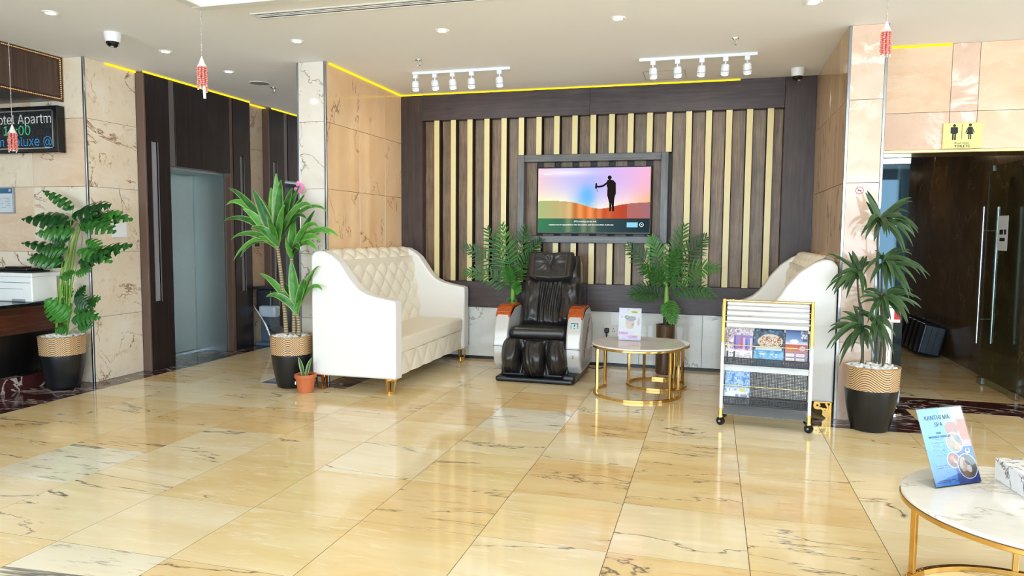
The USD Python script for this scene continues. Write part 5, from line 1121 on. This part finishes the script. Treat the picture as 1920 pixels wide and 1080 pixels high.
# ---- dark narrow-leaved plant on the right
QX, QY = 1.14, 5.67
qp = potplant('dark narrow-leaved plant in a black carved-band pot beside the glass entrance', QX, QY, 3)
Cq = lambda px, py, d=0.0: at(px, py, QY + d)
CR = [((1650, 412), (1640, 690), [(1623, 361, .02), (1711, 378, .0), (1722, 430, -.05), (1712, 462, -.1), (1705, 400, .05), (1614, 443, .0), (1630, 430, -.1), (1716, 445, .06), (1690, 455, -.16), (1668, 440, -.18), (1700, 412, -.08), (1636, 395, .08)]),
      ((1657, 490), (1648, 690), [(1732, 504, -.02), (1718, 531, -.08), (1617, 520, -.1), (1710, 478, .04), (1690, 535, -.18), (1660, 530, -.2), (1640, 470, -.05), (1702, 545, .05), (1725, 515, .06), (1680, 470, .02), (1672, 545, -.12)]),
      ((1610, 512), (1617, 688), [(1557, 530, -.02), (1566, 484, .02), (1591, 472, .03), (1619, 480, .04), (1560, 545, -.08), (1580, 545, -.14), (1600, 475, -.05), (1575, 515, -.1), (1625, 545, -.12), (1590, 535, .05)]),
      ((1654, 558), (1655, 690), [(1727, 563, .0), (1712, 545, .04), (1705, 588, -.08), (1690, 600, -.12), (1610, 560, -.05), (1620, 545, .05), (1670, 600, -.15), (1715, 575, .08), (1640, 600, -.16)]),
      ((1640, 600), (1638, 690), [(1665, 640, -.1), (1612, 590, -.02), (1655, 650, -.16), (1630, 640, -.12), (1600, 575, .04), (1672, 615, -.05)]),
      ((1616, 612), (1613, 689), [(1552, 624, .0), (1558, 654, -.08), (1574, 665, -.12), (1583, 585, .03), (1572, 600, -.03), (1631, 632, -.08), (1600, 572, .03), (1565, 640, .05), (1595, 650, -.14), (1628, 655, .04)])]
for cen, root, tips in CR:
    c_ = Cq(*cen); b = Cq(*root, rl.uniform(-.05, .06)); b[2] = .44
    obj('stem', tube(np.array([b * (1 - t) + c_ * t + np.array([.01 * math.sin(5 * t), 0, 0]) for t in np.linspace(0, 1, 10)]), np.linspace(.009, .006, 10), 8), 'stem_dark', qp, True)
    tips = tips + [(px + rl.uniform(-18, 18), py + rl.uniform(-10, 26), d + rl.uniform(-.1, .1)) for px, py, d in tips + tips[::3]]
    for px, py, d in tips:
        b0 = c_ + np.array([rl.uniform(-.008, .008), 0, rl.uniform(-.05, .02)]); tt = Cq(px, py, d)
        rise = (tt[2] - b0[2]) / max(np.linalg.norm(tt - b0), .01)
        strap(b0, tt, rl.uniform(.013, .021), .04 if rise > .8 else .2 if rise > .3 else .3 if rise > -.2 else .34, 'dark_leaf', qp, nseg=18, edge=(.97, 1.01), curl=rl.uniform(-.35, .35))
# ---- small snake plant in a terracotta pot
plain('terracotta', '#c2683a', .6)
sx, sy = -3.415, 5.512
sp = thing('snake_plant', 'small snake plant in an orange terracotta pot on the floor', 'potted plant', (sx, sy, 0))
obj('pot', lathe([(.001, 0), (.062, 0), (.066, .004), (.084, .125), (.092, .127), (.096, .135), (.094, .158), (.086, .162), (.078, .160), (.076, .14), (.001, .14)], (sx, sy, 0), 40), 'terracotta', sp, 35)
obj('soil', lathe([(.001, .142), (.074, .142), (.074, .136), (.001, .136)], (sx, sy, 0), 24), 'soil', sp)
obj('pot_label', tbox(-.06, -.05, -.012, .012, .075, .1).apply_transform(rotm((0, 0, 1), .6)).apply_translation((sx - .016, sy - .03, 0)), 'ink_white', sp)
for dx, dy, tx, ty, hz, w in ((-.012, -.01, -.055, -.02, .168, .021), (.012, .0, .06, .01, .165, .018), (.0, .015, .02, .04, .12, .016)):
    b0 = np.array([sx + dx, sy + dy, .138]); tt = np.array([sx + tx, sy + ty, .138 + hz])
    P = bez(b0, (b0 * .5 + tt * .5) + np.array([-.2 * tx, 0, .02]), tt, 18); m, cw = blade(P, lambda t: w * np.clip(np.sin(np.pi * (t * .8 + .18)) ** .8, .04, 1), (0, -1, .1), 3, .3); leafobj('leaf', m, cw, 'snake_leaf', sp, (.62, .75))
# ================================================================== hanging garlands
plain('garland_pink', '#f59a90', .6); plain('garland_white', '#f3efe6', .6); plain('bead_silver', '#d9d6cf', .25, .6)
def garland(label, x, y, zt, zb, seed, tipz=None):
    t = thing('hanging_garland', label, 'garland', (x, y, zt)); rng = random.Random(seed)
    n = int((CEIL - zt) / .012); bd = trimesh.creation.icosphere(1, .0042)
    obj('bead_string', trimesh.util.concatenate([T(bd, t=(x, y, zt + .012 * k)) for k in range(n)] + [cyl((x, y, zt), (x, y, CEIL), .0012, 5)]), 'bead_silver', t, True, kind='stuff')
    zc = zt - .07
    obj('white_cone', lathe([(.004, zt - zc), (.010, .055), (.022, .02), (.034, .0), (.001, -.004)], (x, y, zc), 18), 'garland_white', t, 40)
    mb = MB(); fl = trimesh.creation.icosphere(1, .0085); wb = []
    for k in range(12):
        a = k * 6.283 / 8 + .2; r = .028 if k < 8 else .012; zz = zc - .004; zend = zb + rng.uniform(-.01, .025); i = 0
        while zz > zend:
            m = fl.copy(); m.apply_scale((1, 1, .75)); m.apply_translation((x + r * math.cos(a) + rng.uniform(-.003, .003), y + r * math.sin(a) + rng.uniform(-.003, .003), zz)); mb.add(m); zz -= .0125; i += 1
        wb.append(T(trimesh.creation.icosphere(1, .006), t=(x + r * math.cos(a), y + r * math.sin(a), zz)))
    if tipz: wb.append(cyl((x + .012, y, zb + .02), (x + .018, y, tipz), .010, 10))
    obj('blossom_strands', mb, 'garland_pink', t, True, kind='stuff')
    obj('white_tips', trimesh.util.concatenate(wb), 'garland_white', t, True)
garland('pink bead garland hanging in front of the led message board', -5.62, 4.69, 2.27, 2.06, 1)
garland('pink bead garland with a white tip hanging before the lift corridor', -3.42, 4.275, 2.60, 2.385, 2, 2.315)
garland('pink bead garland hanging at the top of the right column', 1.062, 5.315, 2.815, 2.60, 3)
# ================================================================== ceiling fittings
def dome_cam(label, x, y):
    t = thing('dome_camera', label, 'security camera', (x, y, CEIL))
    obj('base', lathe([(.062, 0), (.062, -.02), (.058, -.038), (.054, -.06), (.050, -.072), (.001, -.072)], (x, y, CEIL), 32), 'white_plastic', t, 40)
    obj('dome', lathe([(.050, -.068), (.048, -.08), (.040, -.096), (.025, -.108), (.001, -.113)], (x, y, CEIL), 28), 'black_gloss', t, True)
    obj('lens_ring', lathe([(.012, -.106), (.012, -.116), (.007, -.117), (.007, -.110)], (x + .012, y - .02, CEIL), 16), 'grey_plastic', t, 40)
dome_cam('white dome camera on the ceiling over the reception', -4.59, 4.71)
dome_cam('white dome camera at the top right of the timber wall', .714, 7.24)
plain('track_white', '#eef0f2', .35)
def track(label, x0, x1, y, xs, seed):
    t = thing('track_light', label, 'ceiling light', ((x0 + x1) / 2, y, CEIL)); rng = random.Random(seed)
    obj('track', tbox(x0, x1, y - .018, y + .018, CEIL - .026, CEIL, b=.003), 'track_white', t)
    for x in xs:
        h = obj('spot_head', MB().box(x - .022, x + .022, y - .016, y + .016, CEIL - .062, CEIL - .026, b=.003).add(cyl((x, y, CEIL - .062), (x, y, CEIL - .085), .007, 10)), 'track_white', t)
        ax = np.array([rng.uniform(-.08, .08), .30, -1.0]); ax /= np.linalg.norm(ax); p0 = np.array([x, y - .01, CEIL - .085]); p1 = p0 + ax * .085
        obj('spot_body', MB().add(tube([p0, p0 + ax * .012, p1 - ax * .03], [.024, .034, .036], 20)).add(tube([p1 - ax * .026, p1], [.036, .034], 20)), 'track_white', h, 40)
        obj('spot_ring', tube([p1 - ax * .0305, p1 - ax * .0255], [.0368, .0368], 20), 'grey_plastic', h)
        obj('spot_lens', tube([p1 + ax * .0, p1 + ax * .007, p1 + ax * .012], [.030, .026, .012], 18), 'spot_glow', h, True)
        s = UsdLux.DiskLight.Define(stage, str(h.GetPath()) + '/lamp'); s.CreateRadiusAttr(.025); s.CreateIntensityAttr(SPOT); s.CreateColorAttr(Gf.Vec3f(1, .95, .86))
        q = p1 + ax * .016 - np.array([(x0 + x1) / 2, y, CEIL]); m = Gf.Matrix4d(1)
        zx = -ax; xx = np.array([1., 0, 0]) - zx * zx[0]; xx /= np.linalg.norm(xx); yy = np.cross(zx, xx); m = Gf.Matrix4d(*xx, 0, *yy, 0, *zx, 0, *q, 1); s.AddTransformOp().Set(m)
track('left track light with five white spot heads', -2.84, -1.86, 6.55, [-2.81, -2.612, -2.432, -2.24, -1.965], 1)
track('right track light with five white spot heads', -.672, .322, 6.53, [-.55, -.34, -.134, .063, .24], 2)
def sprinkler(label, x, y):
    t = thing('sprinkler', label, 'sprinkler', (x, y, CEIL))
    obj('flange', lathe([(.034, 0), (.032, -.006), (.012, -.010), (.001, -.010)], (x, y, CEIL), 24), 'chrome', t, 40)
    obj('head', MB().add(cyl((x, y, CEIL - .01), (x, y, CEIL - .025), .008, 10)).add(cyl((x - .012, y, CEIL - .022), (x - .006, y, CEIL - .046), .003, 6)).add(cyl((x + .012, y, CEIL - .022), (x + .006, y, CEIL - .046), .003, 6)).add(cyl((x, y, CEIL - .046), (x, y, CEIL - .050), .016, 16)), 'chrome', t)
sprinkler('chrome sprinkler head above the left track light', -2.583, 6.09)
sprinkler('chrome sprinkler head above the right track light', .123, 6.037)
sprinkler('chrome sprinkler head beside the round speaker over the lift corridor', -4.593, 6.868)
sk = thing('ceiling_speaker', 'round flush speaker grille in the corridor ceiling', 'speaker', (-4.606, 6.64, CEIL))
obj('rim', lathe([(.098, -.001), (.098, -.006), (.112, -.006), (.114, 0)], (-4.606, 6.64, CEIL), 36), 'white_plastic', sk, 40)
obj('grille', lathe([(.098, 0), (.098, -.004), (.001, -.005)], (-4.606, 6.64, CEIL), 36), 'grey_plastic', sk, 40)
ac = thing('air_diffuser', 'long slotted air diffuser in the ceiling at the top edge', 'air vent', (-2.1, 4.6, CEIL))
obj('backing', tbox(-3.2, -.95, 4.555, 4.645, CEIL - .004, CEIL - .001), 'black_plastic', ac)
obj('frame', MB().box(-3.22, -.93, 4.535, 4.553, CEIL - .008, CEIL, b=.002).box(-3.22, -.93, 4.647, 4.665, CEIL - .008, CEIL, b=.002).box(-3.22, -3.2, 4.553, 4.647, CEIL - .008, CEIL).box(-.95, -.93, 4.553, 4.647, CEIL - .008, CEIL), 'white_enamel', ac)
for y in (4.580, 4.610): obj('slat', tbox(-3.2, -.95, y - .007, y + .007, CEIL - .008, CEIL - .003, b=.002), 'white_enamel', ac)
hatch = thing('access_hatch', 'thin-framed access hatch in the ceiling behind the right track light', 'hatch', (-.49, 7.23, CEIL))
obj('panel', tbox(-.685, -.300, 7.045, 7.415, CEIL - .002, CEIL - .0005), 'ceiling_paint', hatch)
obj('frame_gap', MB().box(-.69, -.686, 7.04, 7.42, CEIL - .003, CEIL - .0005).box(-.299, -.295, 7.04, 7.42, CEIL - .003, CEIL - .0005).box(-.69, -.295, 7.04, 7.044, CEIL - .003, CEIL - .0005).box(-.69, -.295, 7.416, 7.42, CEIL - .003, CEIL - .0005), 'grey_plastic', hatch)
